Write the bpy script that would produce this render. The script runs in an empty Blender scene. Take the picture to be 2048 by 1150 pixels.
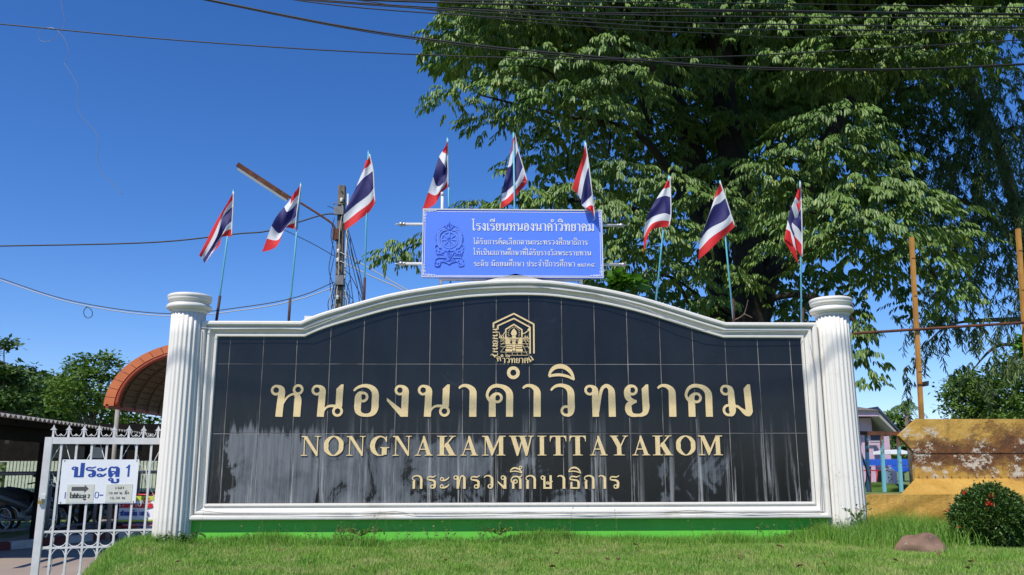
import bpy, math, random
import numpy as np
from mathutils import Vector, Matrix
R = math.radians
random.seed(7); rng = np.random.default_rng(7)
scene = bpy.context.scene
COL = scene.collection

# ---------------------------------------------------------------- camera
W, H, F = 2048, 1150, 1690.0
YAW, PITCH, ROLL = R(1.65), R(11.92), R(-0.116)
CAM = Vector((-0.205, -7.57, 0.645))
cd = bpy.data.cameras.new('camera'); cam = bpy.data.objects.new('camera', cd); COL.objects.link(cam)
cd.sensor_width = 36; cd.lens = 36 * F / W; cd.clip_start = .05; cd.clip_end = 6000
CR = Matrix.Rotation(-YAW, 3, 'Z') @ Matrix.Rotation(R(90) + PITCH, 3, 'X') @ Matrix.Rotation(ROLL, 3, 'Z')
cam.location = CAM; cam.rotation_euler = CR.to_euler()
scene.camera = cam

def ray(px, py):
    return (CR @ Vector((px - W / 2, -(py - H / 2), -F))).normalized()
def at(px, py, Y=0.0):
    d = ray(px, py); t = (Y - CAM.y) / d.y
    return CAM + d * t
def proj(p):
    v = CR.transposed() @ (Vector(p) - CAM)
    return (W / 2 + F * v.x / -v.z, H / 2 - F * v.y / -v.z)

# ---------------------------------------------------------------- light
SUN_EL, SUN_AZ = R(50), R(36)          # azimuth measured from straight behind the camera towards the left
wd = bpy.data.worlds.new('World'); scene.world = wd; wd.use_nodes = True
nt = wd.node_tree; bg = nt.nodes['Background']
sky = nt.nodes.new('ShaderNodeTexSky'); sky.sky_type = 'NISHITA'; sky.sun_disc = False
sky.sun_elevation = SUN_EL; sky.sun_rotation = math.pi + SUN_AZ
sky.air_density = 1.0; sky.dust_density = 0.0; sky.ozone_density = 5.0; sky.altitude = 200
hsv = nt.nodes.new('ShaderNodeHueSaturation'); hsv.inputs['Saturation'].default_value = 1.22
nt.links.new(sky.outputs[0], hsv.inputs['Color']); tint = nt.nodes.new('ShaderNodeMix'); tint.data_type = 'RGBA'; tint.blend_type = 'MULTIPLY'; tint.inputs[0].default_value = 1; tint.inputs[7].default_value = (.96, .98, 1.24, 1)
nt.links.new(hsv.outputs[0], tint.inputs[6]); nt.links.new(tint.outputs[2], bg.inputs[0])
bg.inputs[1].default_value = 0.122
sl = bpy.data.lights.new('sun', 'SUN'); so = bpy.data.objects.new('sun', sl); COL.objects.link(so)
sl.energy = 4.8; sl.angle = R(.53); sl.color = (1, .935, .83)
sdir = Vector((-math.sin(SUN_AZ) * math.cos(SUN_EL), -math.cos(SUN_AZ) * math.cos(SUN_EL), math.sin(SUN_EL)))
so.rotation_euler = sdir.to_track_quat('Z', 'Y').to_euler(); so.location = (-6, -8, 12)
vs = scene.view_settings; vs.view_transform = 'Standard'; vs.look = 'None'; vs.exposure = 0.0; vs.gamma = 1; vs.use_curve_mapping = False
scene.cycles.max_bounces = 6; scene.cycles.transparent_max_bounces = 8

# ---------------------------------------------------------------- object helpers
def tag(o, label=None, cat=None, group=None, kind=None):
    if label: o['label'] = label
    if cat: o['category'] = cat
    if group: o['group'] = group
    if kind: o['kind'] = kind
    return o
def empty(name, loc=(0, 0, 0), label=None, cat=None, group=None, rz=0.0):
    o = bpy.data.objects.new(name, None); o.empty_display_size = .1; COL.objects.link(o)
    o.location = loc; o.rotation_euler = (0, 0, rz)
    return tag(o, label, cat, group)
def link(name, me, mats=None, parent=None, local=False):
    o = bpy.data.objects.new(name, me); COL.objects.link(o)
    if mats is not None and not len(me.materials):
        for m in (mats if isinstance(mats, (list, tuple)) else [mats]): me.materials.append(m)
    if parent is not None:
        o.parent = parent
        if not local:
            root = parent
            chain = []
            while root is not None: chain.append(root); root = root.parent
            M = Matrix.Identity(4)
            for q in reversed(chain): M = M @ (q.matrix_parent_inverse if q.parent else Matrix.Identity(4)) @ q.matrix_basis
            o.matrix_parent_inverse = M.inverted()
    return o
class MB:
    """collects shapes into one mesh"""
    def __init__(s): s.v = []; s.f = []; s.m = []; s.sm = []
    def add(s, vs, fs, mi=0, smooth=False):
        b = len(s.v); s.v.extend([tuple(q) for q in vs]); s.f.extend([tuple(i + b for i in f) for f in fs])
        s.m.extend([mi] * len(fs)); s.sm.extend([smooth] * len(fs)); return s
    def box(s, lo, hi, mi=0):
        x0, y0, z0 = lo; x1, y1, z1 = hi
        return s.add([(x0,y0,z0),(x1,y0,z0),(x1,y1,z0),(x0,y1,z0),(x0,y0,z1),(x1,y0,z1),(x1,y1,z1),(x0,y1,z1)],
            [(0,3,2,1),(4,5,6,7),(0,1,5,4),(1,2,6,5),(2,3,7,6),(3,0,4,7)], mi)
    def bar(s, a, b, w, d=None, mi=0, up=(0, 1, 0)):
        a, b = Vector(a), Vector(b); d = w if d is None else d
        t = (b - a).normalized(); u = Vector(up)
        if abs(t.dot(u)) > .95: u = Vector((1, 0, 0))
        x = t.cross(u).normalized(); y = x.cross(t).normalized()
        vs = []
        for p in (a, b):
            for sx, sy in ((-1,-1),(1,-1),(1,1),(-1,1)): vs.append(p + x * sx * w / 2 + y * sy * d / 2)
        return s.add(vs, [(0,1,2,3),(7,6,5,4),(0,4,5,1),(1,5,6,2),(2,6,7,3),(3,7,4,0)], mi)
    def tube(s, pts, r, n=8, mi=0, smooth=True, caps=True):
        pts = [Vector(p) for p in pts]; m = len(pts)
        rs = r if isinstance(r, (list, tuple)) else [r] * m
        vs = []; prev = None
        for i, p in enumerate(pts):
            t = (pts[min(i + 1, m - 1)] - pts[max(i - 1, 0)])
            t = t.normalized() if t.length > 1e-9 else Vector((0, 0, 1))
            if prev is None:
                x = t.cross(Vector((0, 0, 1)) if abs(t.z) < .9 else Vector((1, 0, 0))).normalized()
            else:
                x = (prev - t * prev.dot(t)); x = x.normalized() if x.length > 1e-6 else t.orthogonal().normalized()
            prev = x; y = t.cross(x)
            for k in range(n):
                a = 2 * math.pi * k / n
                vs.append(p + (x * math.cos(a) + y * math.sin(a)) * rs[i])
        fs = [(i * n + k, i * n + (k + 1) % n, (i + 1) * n + (k + 1) % n, (i + 1) * n + k) for i in range(m - 1) for k in range(n)]
        s.add(vs, fs, mi, smooth)
        if caps:
            b = len(s.v) - len(vs)
            s.f.append(tuple(b + k for k in reversed(range(n)))); s.f.append(tuple(b + (m - 1) * n + k for k in range(n)))
            s.m += [mi, mi]; s.sm += [False, False]
        return s
    def lathe(s, c, prof, n=24, mi=0, smooth=True, mod=None):
        vs = []
        for r, z in prof:
            for k in range(n):
                a = 2 * math.pi * k / n; rr = r * (mod(a, z) if mod else 1)
                vs.append((c[0] + rr * math.cos(a), c[1] + rr * math.sin(a), c[2] + z))
        m = len(prof)
        fs = [(i*n+k, i*n+(k+1)%n, (i+1)*n+(k+1)%n, (i+1)*n+k) for i in range(m-1) for k in range(n)]
        s.add(vs, fs, mi, smooth); b = len(s.v) - len(vs)
        s.f.append(tuple(b + k for k in reversed(range(n)))); s.f.append(tuple(b + (m-1)*n + k for k in range(n)))
        s.m += [mi, mi]; s.sm += [False, False]
        return s
    def prism(s, poly, y0, y1, mi=0):
        """polygon in XZ (list of (x,z)), extruded from y0 (front) to y1"""
        n = len(poly); a = sum(poly[i][0]*poly[(i+1)%n][1]-poly[(i+1)%n][0]*poly[i][1] for i in range(n))
        if a < 0: poly = poly[::-1]
        vs = [(x, y0, z) for x, z in poly] + [(x, y1, z) for x, z in poly]
        fs = [tuple(range(n)), tuple(reversed(range(n, 2*n)))] + [(i, i+n, (i+1)%n+n, (i+1)%n) for i in range(n)]
        return s.add(vs, fs, mi)
    def mesh(s, name):
        me = bpy.data.meshes.new(name); me.from_pydata(s.v, [], s.f); me.update()
        me.polygons.foreach_set('material_index', s.m); me.polygons.foreach_set('use_smooth', s.sm)
        return me
    def build(s, name, mats, parent=None, local=False): return link(name, s.mesh(name), mats, parent, local)
def copy_tree(o, parent=None):
    c = o.copy(); COL.objects.link(c)
    if parent is not None: c.parent = parent
    for ch in list(o.children): copy_tree(ch, c)
    return c
def big_mesh(name, V, Fq, mats, parent=None, mi=None, smooth=False):
    """V (n,3), Fq (m,k) numpy"""
    me = bpy.data.meshes.new(name); k = Fq.shape[1]
    me.vertices.add(len(V)); me.vertices.foreach_set('co', V.astype(np.float32).ravel())
    me.loops.add(Fq.size); me.loops.foreach_set('vertex_index', Fq.astype(np.int32).ravel())
    me.polygons.add(len(Fq)); me.polygons.foreach_set('loop_start', (np.arange(len(Fq)) * k).astype(np.int32))
    if mi is not None: me.polygons.foreach_set('material_index', mi.astype(np.int32))
    if smooth: me.polygons.foreach_set('use_smooth', np.ones(len(Fq), bool))
    me.update(calc_edges=True); me.validate()
    return link(name, me, mats, parent)

# ---------------------------------------------------------------- materials
def hexc(h):
    c = [int(h[i:i+2], 16) / 255 for i in (0, 2, 4)]
    return tuple((x / 12.92 if x <= .04045 else ((x + .055) / 1.055) ** 2.4) for x in c)
def base(name, col, rough=.6, metal=0.0, spec=.5):
    m = bpy.data.materials.new(name); m.use_nodes = True
    b = m.node_tree.nodes['Principled BSDF']
    b.inputs['Base Color'].default_value = (*col, 1); b.inputs['Roughness'].default_value = rough
    b.inputs['Metallic'].default_value = metal; b.inputs['Specular IOR Level'].default_value = spec
    return m, m.node_tree, b
def N(t, typ, **k):
    n = t.nodes.new(typ)
    for a, v in k.items():
        if a in n.inputs: n.inputs[a].default_value = v
        else: setattr(n, a, v)
    return n
def pos_node(t, scale=(1, 1, 1), obj=False):
    if obj: g = t.nodes.new('ShaderNodeTexCoord'); out = g.outputs['Object']
    else: g = t.nodes.new('ShaderNodeNewGeometry'); out = g.outputs['Position']
    mp = t.nodes.new('ShaderNodeMapping'); mp.inputs['Scale'].default_value = scale
    t.links.new(out, mp.inputs['Vector']); return mp.outputs[0]
def noise(t, vec, scale, detail=6, rough=.6, dist=0):
    n = t.nodes.new('ShaderNodeTexNoise'); n.inputs['Scale'].default_value = scale
    n.inputs['Detail'].default_value = detail; n.inputs['Roughness'].default_value = rough; n.inputs['Distortion'].default_value = dist
    t.links.new(vec, n.inputs['Vector']); return n.outputs[0]
def ramp(t, fac, stops):
    r = t.nodes.new('ShaderNodeValToRGB'); e = r.color_ramp.elements
    while len(e) < len(stops): e.new(.5)
    for q, (p, c) in zip(e, stops):
        q.position = p; q.color = (*c, 1) if isinstance(c, (tuple, list)) else (c, c, c, 1)
    t.links.new(fac, r.inputs[0]); return r.outputs[0]
def mixc(t, fac, a, b, mode='MIX'):
    m = t.nodes.new('ShaderNodeMix'); m.data_type = 'RGBA'; m.blend_type = mode
    for s, v in ((m.inputs[0], fac), (m.inputs[6], a), (m.inputs[7], b)):
        if hasattr(v, 'is_output'): t.links.new(v, s)
        elif isinstance(v, (tuple, list)): s.default_value = (*v, 1)
        else: s.default_value = v
    return m.outputs[2]
def mth(t, op, a, b=0.0, clamp=False):
    m = t.nodes.new('ShaderNodeMath'); m.operation = op; m.use_clamp = clamp
    for s, v in ((m.inputs[0], a), (m.inputs[1], b)):
        if hasattr(v, 'is_output'): t.links.new(v, s)
        else: s.default_value = v
    return m.outputs[0]
def bump(t, b, h, strength=.3, dist=.01):
    n = t.nodes.new('ShaderNodeBump'); n.inputs['Strength'].default_value = strength; n.inputs['Distance'].default_value = dist
    t.links.new(h, n.inputs['Height']); t.links.new(n.outputs[0], b.inputs['Normal'])
def vary(name, c1, c2, scale=4, rough=.6, bmp=.2, bscale=60, metal=0, spec=.5, stretch=(1, 1, 1), c3=None, p3=(.62, .72), obj=False, bdist=.004):
    """two-tone noise material, optional third colour in patches"""
    m, t, b = base(name, c1, rough, metal, spec)
    v = pos_node(t, stretch, obj)
    col = mixc(t, ramp(t, noise(t, v, scale), [(.35, 0.0), (.65, 1.0)]), c1, c2)
    if c3 is not None:
        col = mixc(t, ramp(t, noise(t, v, scale * 1.7, 8, .7), [(p3[0], 0.0), (p3[1], 1.0)]), col, c3)
    t.links.new(col, b.inputs['Base Color'])
    if bmp: bump(t, b, noise(t, pos_node(t, (1, 1, 1), obj), bscale, 4), bmp, bdist)
    return m
def leaf_mat(name, c1, c2, rough=.42, trans=.25, scale=1.2, spec=.45, c3=None, patch=None):
    m, t, b = base(name, c1, rough, 0, spec)
    g = t.nodes.new('ShaderNodeNewGeometry')
    col = mixc(t, g.outputs['Random Per Island'], c1, c2)
    if c3: col = mixc(t, ramp(t, g.outputs['Random Per Island'], [(.982, 0.0), (.988, 1.0)]), col, c3)
    col = mixc(t, ramp(t, noise(t, pos_node(t), scale, 3), [(.3, 0.0), (.7, .5)]), col, tuple(x * .6 for x in c1))
    if patch: col = mixc(t, ramp(t, noise(t, pos_node(t), 3.4, 7, .72), [(.46, 0.0), (.64, .95)]), col, patch)
    t.links.new(col, b.inputs['Base Color'])
    tr = t.nodes.new('ShaderNodeBsdfTranslucent'); t.links.new(mixc(t, 1.0, col, (1.0, 1.25, .45), 'MULTIPLY'), tr.inputs[0])
    mx = t.nodes.new('ShaderNodeMixShader'); mx.inputs[0].default_value = trans
    t.links.new(b.outputs[0], mx.inputs[1]); t.links.new(tr.outputs[0], mx.inputs[2])
    t.links.new(mx.outputs[0], t.nodes['Material Output'].inputs[0])
    return m

M = {}
M['white'] = vary('white_paint', (.73, .70, .64), (.66, .64, .58), 3, .5, .15, 35, c3=(.50, .47, .42), p3=(.68, .80), bdist=.003)
# long water streaks down the white paint of the frame and columns
def white_weathered():
    m, t, b = base('weathered_white_paint', (.74, .73, .70), .55)
    v = pos_node(t, (9, 9, .7)); v2 = pos_node(t)
    c = mixc(t, ramp(t, noise(t, v, 2.2, 6, .65), [(.50, 0.0), (.80, .38)]), (.74, .71, .645), (.55, .53, .475))
    c = mixc(t, ramp(t, noise(t, v2, 2.3, 8, .7), [(.57, 0.0), (.76, .6)]), c, (.50, .45, .36))
    c = mixc(t, ramp(t, noise(t, v2, 30, 3, .6), [(.70, 0.0), (.76, .6)]), c, (.30, .28, .24))
    g = t.nodes.new('ShaderNodeNewGeometry'); sp = t.nodes.new('ShaderNodeSeparateXYZ'); t.links.new(g.outputs['Position'], sp.inputs[0])
    foot = mth(t, 'DIVIDE', mth(t, 'SUBTRACT', .38, sp.outputs[2]), .45)
    foot = mth(t, 'ADD', mth(t, 'MINIMUM', mth(t, 'MAXIMUM', foot, 0.0), 1.0), mth(t, 'MULTIPLY', mth(t, 'SUBTRACT', noise(t, v2, 5, 8, .7), .5), 1.3))
    c = mixc(t, ramp(t, foot, [(.30, 0.0), (1.0, .65)]), c, (.42, .36, .27))
    vo = t.nodes.new('ShaderNodeTexVoronoi'); vo.feature = 'DISTANCE_TO_EDGE'; vo.inputs['Scale'].default_value = 2.6
    wv = t.nodes.new('ShaderNodeVectorMath'); wv.operation = 'ADD'; nz = t.nodes.new('ShaderNodeTexNoise'); nz.inputs['Scale'].default_value = 5; nz.inputs['Detail'].default_value = 5
    t.links.new(v2, nz.inputs['Vector']); t.links.new(v2, wv.inputs[0]); t.links.new(nz.outputs[1], wv.inputs[1]); t.links.new(wv.outputs[0], vo.inputs['Vector'])
    crack = mth(t, 'MULTIPLY', ramp(t, vo.outputs[0], [(.002, 1.0), (.006, 0.0)]), ramp(t, noise(t, v2, 1.1, 3), [(.58, 0.0), (.66, .6)]))
    c = mixc(t, crack, c, (.25, .23, .20))
    t.links.new(c, b.inputs['Base Color'])
    bump(t, b, noise(t, v2, 18, 4), .12, .003)
    return m
M['wwhite'] = white_weathered()
def tile_mat():
    m, t, b = base('black_polished_tile', (.012, .014, .018), .12, 0, .34)
    g = t.nodes.new('ShaderNodeNewGeometry'); sp = t.nodes.new('ShaderNodeSeparateXYZ'); t.links.new(g.outputs['Position'], sp.inputs[0])
    x, z = sp.outputs[0], sp.outputs[2]
    cl = lambda v, a=0.0, c=1.0: mth(t, 'MINIMUM', mth(t, 'MAXIMUM', v, a), c)
    cen = lambda v: mth(t, 'SUBTRACT', v, .5)
    spikes = noise(t, pos_node(t, (9, 1, .25)), 2.4, 6, .7)            # where run-off from above starts
    fine = noise(t, pos_node(t, (26, 1, 1.3)), 1.6, 8, .75)            # thin vertical streaks
    wide = noise(t, pos_node(t, (1.5, 1, 1.2)), 1.7, 10, .66, .8)       # blotches
    # height of the ragged tide line, falling from the left to the right
    edge = mth(t, 'ADD', .90, mth(t, 'ADD', mth(t, 'MULTIPLY', cen(spikes), .55), mth(t, 'MULTIPLY', mth(t, 'SUBTRACT', -.6, x), .055)))
    low = cl(mth(t, 'DIVIDE', mth(t, 'SUBTRACT', edge, z), .055))
    lowsoft = cl(mth(t, 'DIVIDE', mth(t, 'SUBTRACT', 1.15, z), .75))
    left = cl(mth(t, 'ADD', .30, mth(t, 'MULTIPLY', mth(t, 'SUBTRACT', -.3, x), .24)), -.12, .95)
    k = mth(t, 'ADD', left, mth(t, 'ADD', mth(t, 'MULTIPLY', cen(wide), 3.6), mth(t, 'MULTIPLY', cen(fine), .9)))
    k = ramp(t, cl(k), [(.20, 0.0), (.34, .60), (.85, 1.0)])
    k = mth(t, 'MULTIPLY', k, low)
    pl = ramp(t, mth(t, 'ADD', mth(t, 'MULTIPLY', mth(t, 'ADD', x, 2.62), 2.4), mth(t, 'ADD', mth(t, 'MULTIPLY', cen(wide), 1.6), mth(t, 'MULTIPLY', cen(fine), .8))), [(.40, .06), (.47, 1.0)])
    k = mth(t, 'MULTIPLY', k, pl)
    tint = noise(t, pos_node(t, (1.5, 1, .8)), 1.3, 5, .6)
    dark = mixc(t, ramp(t, tint, [(.35, 0.0), (.7, 1.0)]), (.0095, .0098, .0105), (.018, .0195, .0225))
    gr = mixc(t, ramp(t, fine, [(.36, 0.0), (.66, 1.0)]), (.100, .110, .122), (.178, .192, .208))
    col = mixc(t, k, dark, gr)
    # dry vertical scratches and lime dribbles
    scr = ramp(t, noise(t, pos_node(t, (48, 1, 2.2)), 1.3, 6, .8), [(.62, 0.0), (.78, .38)])
    col = mixc(t, mth(t, 'MULTIPLY', scr, mth(t, 'MULTIPLY', lowsoft, ramp(t, wide, [(.42, .15), (.56, 1.0)]))), col, (.33, .345, .365))
    drib = ramp(t, noise(t, pos_node(t, (16, 1, .55)), 1.0, 8, .72), [(.52, 0.0), (.60, .85)])
    jm = t.nodes.new('ShaderNodeMath'); jm.operation = 'PINGPONG'; t.links.new(mth(t, 'ADD', mth(t, 'SUBTRACT', x, TJ), 29.75), jm.inputs[0]); jm.inputs[1].default_value = .14875
    near = ramp(t, jm.outputs[0], [(.0, 1.0), (.12, 0.0)])
    col = mixc(t, mth(t, 'MULTIPLY', mth(t, 'MULTIPLY', drib, near), lowsoft), col, (.46, .47, .48))
    # hazy smears on the polished upper rows
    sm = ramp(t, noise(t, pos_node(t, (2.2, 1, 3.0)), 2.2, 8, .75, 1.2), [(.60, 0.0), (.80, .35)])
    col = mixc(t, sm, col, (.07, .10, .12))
    t.links.new(col, b.inputs['Base Color'])
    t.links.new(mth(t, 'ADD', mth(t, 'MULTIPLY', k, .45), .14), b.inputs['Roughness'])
    bump(t, b, noise(t, pos_node(t, (2, 2, 2)), 1.2, 2), .05, .01)
    return m
TJ = at(926, 700, 0).x                                            # one vertical tile joint, the rest every 0.30 m
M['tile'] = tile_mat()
M['grout'] = vary('pale_grout', (.34, .32, .30), (.07, .068, .066), 3.0, .9, .3)
def gold_mat():
    m, t, b = base('gold_glitter_lettering', (.72, .55, .27), .65, 0, .2)
    v = pos_node(t)
    c = mixc(t, ramp(t, noise(t, v, 190, 3, .7), [(.32, 0.0), (.68, 1.0)]), (.60, .42, .17), (.95, .78, .46))
    c = mixc(t, ramp(t, noise(t, v, 5, 3), [(.4, 0.0), (.7, .35)]), c, (.90, .66, .34))
    t.links.new(c, b.inputs['Base Color'])
    bump(t, b, noise(t, v, 190, 3, .7), .45, .004); return m
M['gold'] = gold_mat()
M['gold_edge'] = base('gold_letter_edge', (.16, .085, .03), .6)[0]
M['green'] = vary('green_wall_paint', (.15, .60, .055), (.13, .52, .05), 3, .55, .3, 25, c3=(.06, .30, .05), p3=(.66, .8))
M['sign_blue'] = vary('blue_sign_vinyl', (.115, .25, .95), (.11, .24, .92), 2, .35, 0)
M['sign_relief_light'] = base('relief_lit_blue', (.16, .29, .86), .3)[0]  # lighter blue paints the light on the emblem's raised strokes
M['sign_relief_shade'] = base('relief_shade_blue', (.075, .16, .70), .4)[0]  # darker blue paints the shade along the emblem's relief edges
M['sign_white'] = base('white_sign_lettering', (.80, .80, .82), .4)[0]
M['pipe_white'] = vary('white_painted_pipe', (.72, .72, .70), (.6, .59, .57), 8, .4, 0)
M['finial'] = base('dull_silver_finial', (.42, .42, .42), .35, .7)[0]
M['pole_blue'] = vary('light_blue_pole_paint', (.16, .50, .62), (.12, .42, .55), 6, .45, 0)
M['rust_pipe'] = vary('red_brown_primer_pipe', (.085, .025, .018), (.05, .018, .013), 14, .7, .2, c3=(.35, .30, .25), p3=(.70, .75))
M['f_red'] = base('flag_red', (.78, .028, .032), .7)[0]; M['f_white'] = base('flag_white', (.86, .86, .88), .7)[0]; M['f_blue'] = base('flag_blue', (.034, .030, .16), .65)[0]
for q in ('f_red', 'f_white', 'f_blue'):
    t = M[q].node_tree; b = t.nodes['Principled BSDF']; c = tuple(b.inputs['Base Color'].default_value)[:3]
    tr = t.nodes.new('ShaderNodeBsdfTranslucent'); tr.inputs[0].default_value = (*c, 1)
    mx = t.nodes.new('ShaderNodeMixShader'); mx.inputs[0].default_value = .34
    t.links.new(b.outputs[0], mx.inputs[1]); t.links.new(tr.outputs[0], mx.inputs[2]); t.links.new(mx.outputs[0], t.nodes['Material Output'].inputs[0])
    bump(t, b, noise(t, pos_node(t), 30, 3), .25, .006)
M['wire'] = base('black_cable_sheath', (.02, .02, .022), .5)[0]
M['wire_pale'] = base('pale_grey_cable', (.45, .45, .45), .5)[0]
M['string'] = base('shiny_plastic_tape', (.30, .31, .34), .25, .3)[0]
M['concrete_pole'] = vary('weathered_concrete', (.20, .17, .14), (.11, .095, .08), 6, .9, .5, 40, stretch=(3, 3, .6))
M['concrete'] = vary('grey_concrete', (.34, .32, .29), (.26, .245, .22), 4, .9, .3, 30)
M['grey_metal'] = vary('dull_grey_metal', (.22, .22, .22), (.15, .15, .15), 9, .5, 0, metal=.3)
M['rust'] = vary('rusted_steel', (.16, .055, .025), (.07, .03, .018), 16, .85, .4, 60, c3=(.40, .33, .26), p3=(.68, .76))
M['lamp_body'] = vary('rusty_lamp_housing', (.30, .12, .06), (.15, .055, .03), 5, .6, .2, c3=(.55, .48, .40), p3=(.6, .7))
M['lamp_tube'] = base('fluorescent_tube_glass', (.6, .6, .58), .2)[0]
M['ochre'] = vary('ochre_pole_paint', (.50, .25, .045), (.40, .18, .03), 7, .5, .2, c3=(.18, .07, .02), p3=(.66, .74))
M['leaf_big'] = leaf_mat('broad_tree_leaves', (.100, .190, .036), (.215, .330, .080), .44, .14, .7, .5, (.38, .40, .06))
M['leaf_thin'] = leaf_mat('narrow_drooping_leaves', (.095, .150, .050), (.175, .250, .085), .42, .26, 1.0, .4)
M['leaf_far'] = leaf_mat('distant_tree_leaves', (.095, .175, .032), (.185, .280, .060), .55, .22, .5, .3)
M['leaf_dark'] = leaf_mat('distant_dark_leaves', (.055, .110, .028), (.110, .180, .045), .6, .18, .4, .3)
M['leaf_palm'] = leaf_mat('palm_fronds', (.12, .22, .05), (.20, .32, .09), .5, .2, .5)
M['leaf_bush'] = leaf_mat('clipped_bush_leaves', (.045, .105, .022), (.120, .220, .045), .38, .18, 14, .5)
M['leaf_bright'] = leaf_mat('bright_creeper_leaves', (.10, .24, .03), (.16, .33, .05), .5, .3, 4)
M['petal'] = leaf_mat('red_petals', (.70, .035, .02), (.85, .08, .04), .5, .2, 4)
M['bark'] = vary('furrowed_bark', (.032, .026, .021), (.014, .011, .009), 7, .95, .9, 30, stretch=(1, 1, .3), c3=(.16, .13, .10), p3=(.62, .75), bdist=.02)
M['bark_grey'] = vary('grey_bark', (.16, .13, .10), (.07, .055, .04), 6, .9, .6, 25, stretch=(1, 1, .4), bdist=.01)
M['twig'] = base('dry_twig', (.14, .10, .07), .8)[0]
M['grass_blade'] = leaf_mat('lawn_grass_blades', (.185, .365, .050), (.330, .520, .095), .5, .3, 2.6, .3, (.62, .54, .32), (.44, .46, .17))
M['grass_long'] = leaf_mat('long_grass_blades', (.145, .310, .042), (.270, .470, .080), .45, .3, 3, .35)
M['weed'] = leaf_mat('weed_stems', (.12, .17, .04), (.26, .27, .10), .6, .2, 6)
M['deadleaf'] = leaf_mat('dead_leaf', (.18, .085, .04), (.30, .16, .08), .6, .1, 6)
M['rock'] = vary('brown_boulder', (.33, .205, .135), (.17, .10, .065), 3.5, .75, .6, 9, c3=(.44, .38, .31), p3=(.58, .70), bdist=.02, stretch=(1, 1, 2))
M['tan_road'] = vary('tan_concrete_road', (.36, .29, .23), (.29, .23, .185), .8, .9, .4, 30, c3=(.22, .18, .15), p3=(.60, .8))
def ground_mat():
    m, t, b = base('grass_and_soil', (.08, .13, .03), .9)
    v = pos_node(t)
    c = mixc(t, ramp(t, noise(t, v, 2.2, 8, .7), [(.35, 0.0), (.65, 1.0)]), (.110, .170, .040), (.180, .240, .065))
    c = mixc(t, ramp(t, noise(t, v, 9, 6, .7), [(.56, 0.0), (.68, .6)]), c, (.16, .12, .07))
    t.links.new(c, b.inputs['Base Color']); bump(t, b, noise(t, v, 45, 5, .7), .8, .03); return m
M['ground'] = ground_mat()
M['hill'] = vary('forested_hill', (.045, .075, .05), (.075, .11, .065), .06, .95, .6, .3, bdist=3)
def gold_wall_mat():
    m, t, b = base('peeling_gold_paint_on_rust', (.5, .27, .04), .5)
    g = t.nodes.new('ShaderNodeNewGeometry'); sp = t.nodes.new('ShaderNodeSeparateXYZ'); t.links.new(g.outputs['Position'], sp.inputs[0])
    v = pos_node(t); vv = pos_node(t, (1, 1, 1.5)); z = sp.outputs[2]
    c = mixc(t, ramp(t, noise(t, v, 3.2, 8, .65), [(.36, 0.0), (.64, 1.0)]), (.66, .40, .085), (.48, .26, .04))
    c = mixc(t, ramp(t, noise(t, pos_node(t, (7, 7, 1.2)), 2.5, 5, .6), [(.55, 0.0), (.75, .5)]), c, (.26, .135, .03))
    # rust sits across the middle of the upright faces
    band = mth(t, 'ABSOLUTE', mth(t, 'SUBTRACT', z, ZR)); band = mth(t, 'SUBTRACT', 1.0, mth(t, 'DIVIDE', band, .28))
    band = mth(t, 'MULTIPLY', band, 1.0, True)
    rk = mth(t, 'ADD', mth(t, 'MULTIPLY', mth(t, 'SUBTRACT', noise(t, vv, 2.6, 10, .74), .5), 5.0), mth(t, 'SUBTRACT', mth(t, 'MULTIPLY', band, 1.9), mth(t, 'SUBTRACT', .85, mth(t, 'MULTIPLY', mth(t, 'SUBTRACT', sp.outputs[0], 3.5), .55))))
    c = mixc(t, ramp(t, rk, [(.02, 0.0), (.25, .55), (.8, .95)]), c, mixc(t, ramp(t, noise(t, v, 14, 6, .7), [(.38, 0.0), (.62, 1.0)]), (.19, .065, .016), (.075, .027, .011)))
    dr = mth(t, 'MULTIPLY', ramp(t, noise(t, pos_node(t, (11, 4, .8)), 2.0, 7, .72), [(.54, 0.0), (.70, .5)]), ramp(t, noise(t, v, 1.7, 4), [(.46, 0.0), (.6, 1.0)]))
    c = mixc(t, dr, c, (.20, .085, .022))
    c = mixc(t, ramp(t, mth(t, 'ADD', mth(t, 'SUBTRACT', .30, z), mth(t, 'MULTIPLY', mth(t, 'SUBTRACT', noise(t, v, 4, 8, .7), .5), .9)), [(.12, 0.0), (.32, .7)]), c, mixc(t, ramp(t, noise(t, v, 9, 6, .7), [(.40, 0.0), (.60, 1.0)]), (.66, .50, .22), (.48, .33, .11)))
    pk = mth(t, 'MULTIPLY', ramp(t, noise(t, pos_node(t, (1.0, 1, 1.4)), 5.2, 10, .80), [(.545, 0.0), (.555, 1.0)]), ramp(t, band, [(.15, 0.0), (.3, 1.0)]))
    c = mixc(t, pk, c, (.62, .54, .42))
    c = mixc(t, ramp(t, noise(t, v, 26, 4, .7), [(.68, 0.0), (.74, .8)]), c, (.12, .045, .015))
    t.links.new(c, b.inputs['Base Color']); b.inputs['Metallic'].default_value = .1
    bump(t, b, noise(t, v, 12, 9, .75), .9, .02); return m
ZR = at(1900, 905, -.05).z
M['gold_wall'] = gold_wall_mat()
M['orange'] = vary('orange_sheet', (.60, .17, .05), (.52, .14, .04), 3, .45, .1)
M['orange_dark'] = base('orange_frame', (.33, .05, .02), .5)[0]
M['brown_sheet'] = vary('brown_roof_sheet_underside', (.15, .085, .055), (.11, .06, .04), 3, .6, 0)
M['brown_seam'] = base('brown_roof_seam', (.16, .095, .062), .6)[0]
M['corr'] = vary('old_grey_roof_sheet', (.30, .29, .27), (.18, .17, .155), 5, .8, .2)
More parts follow.
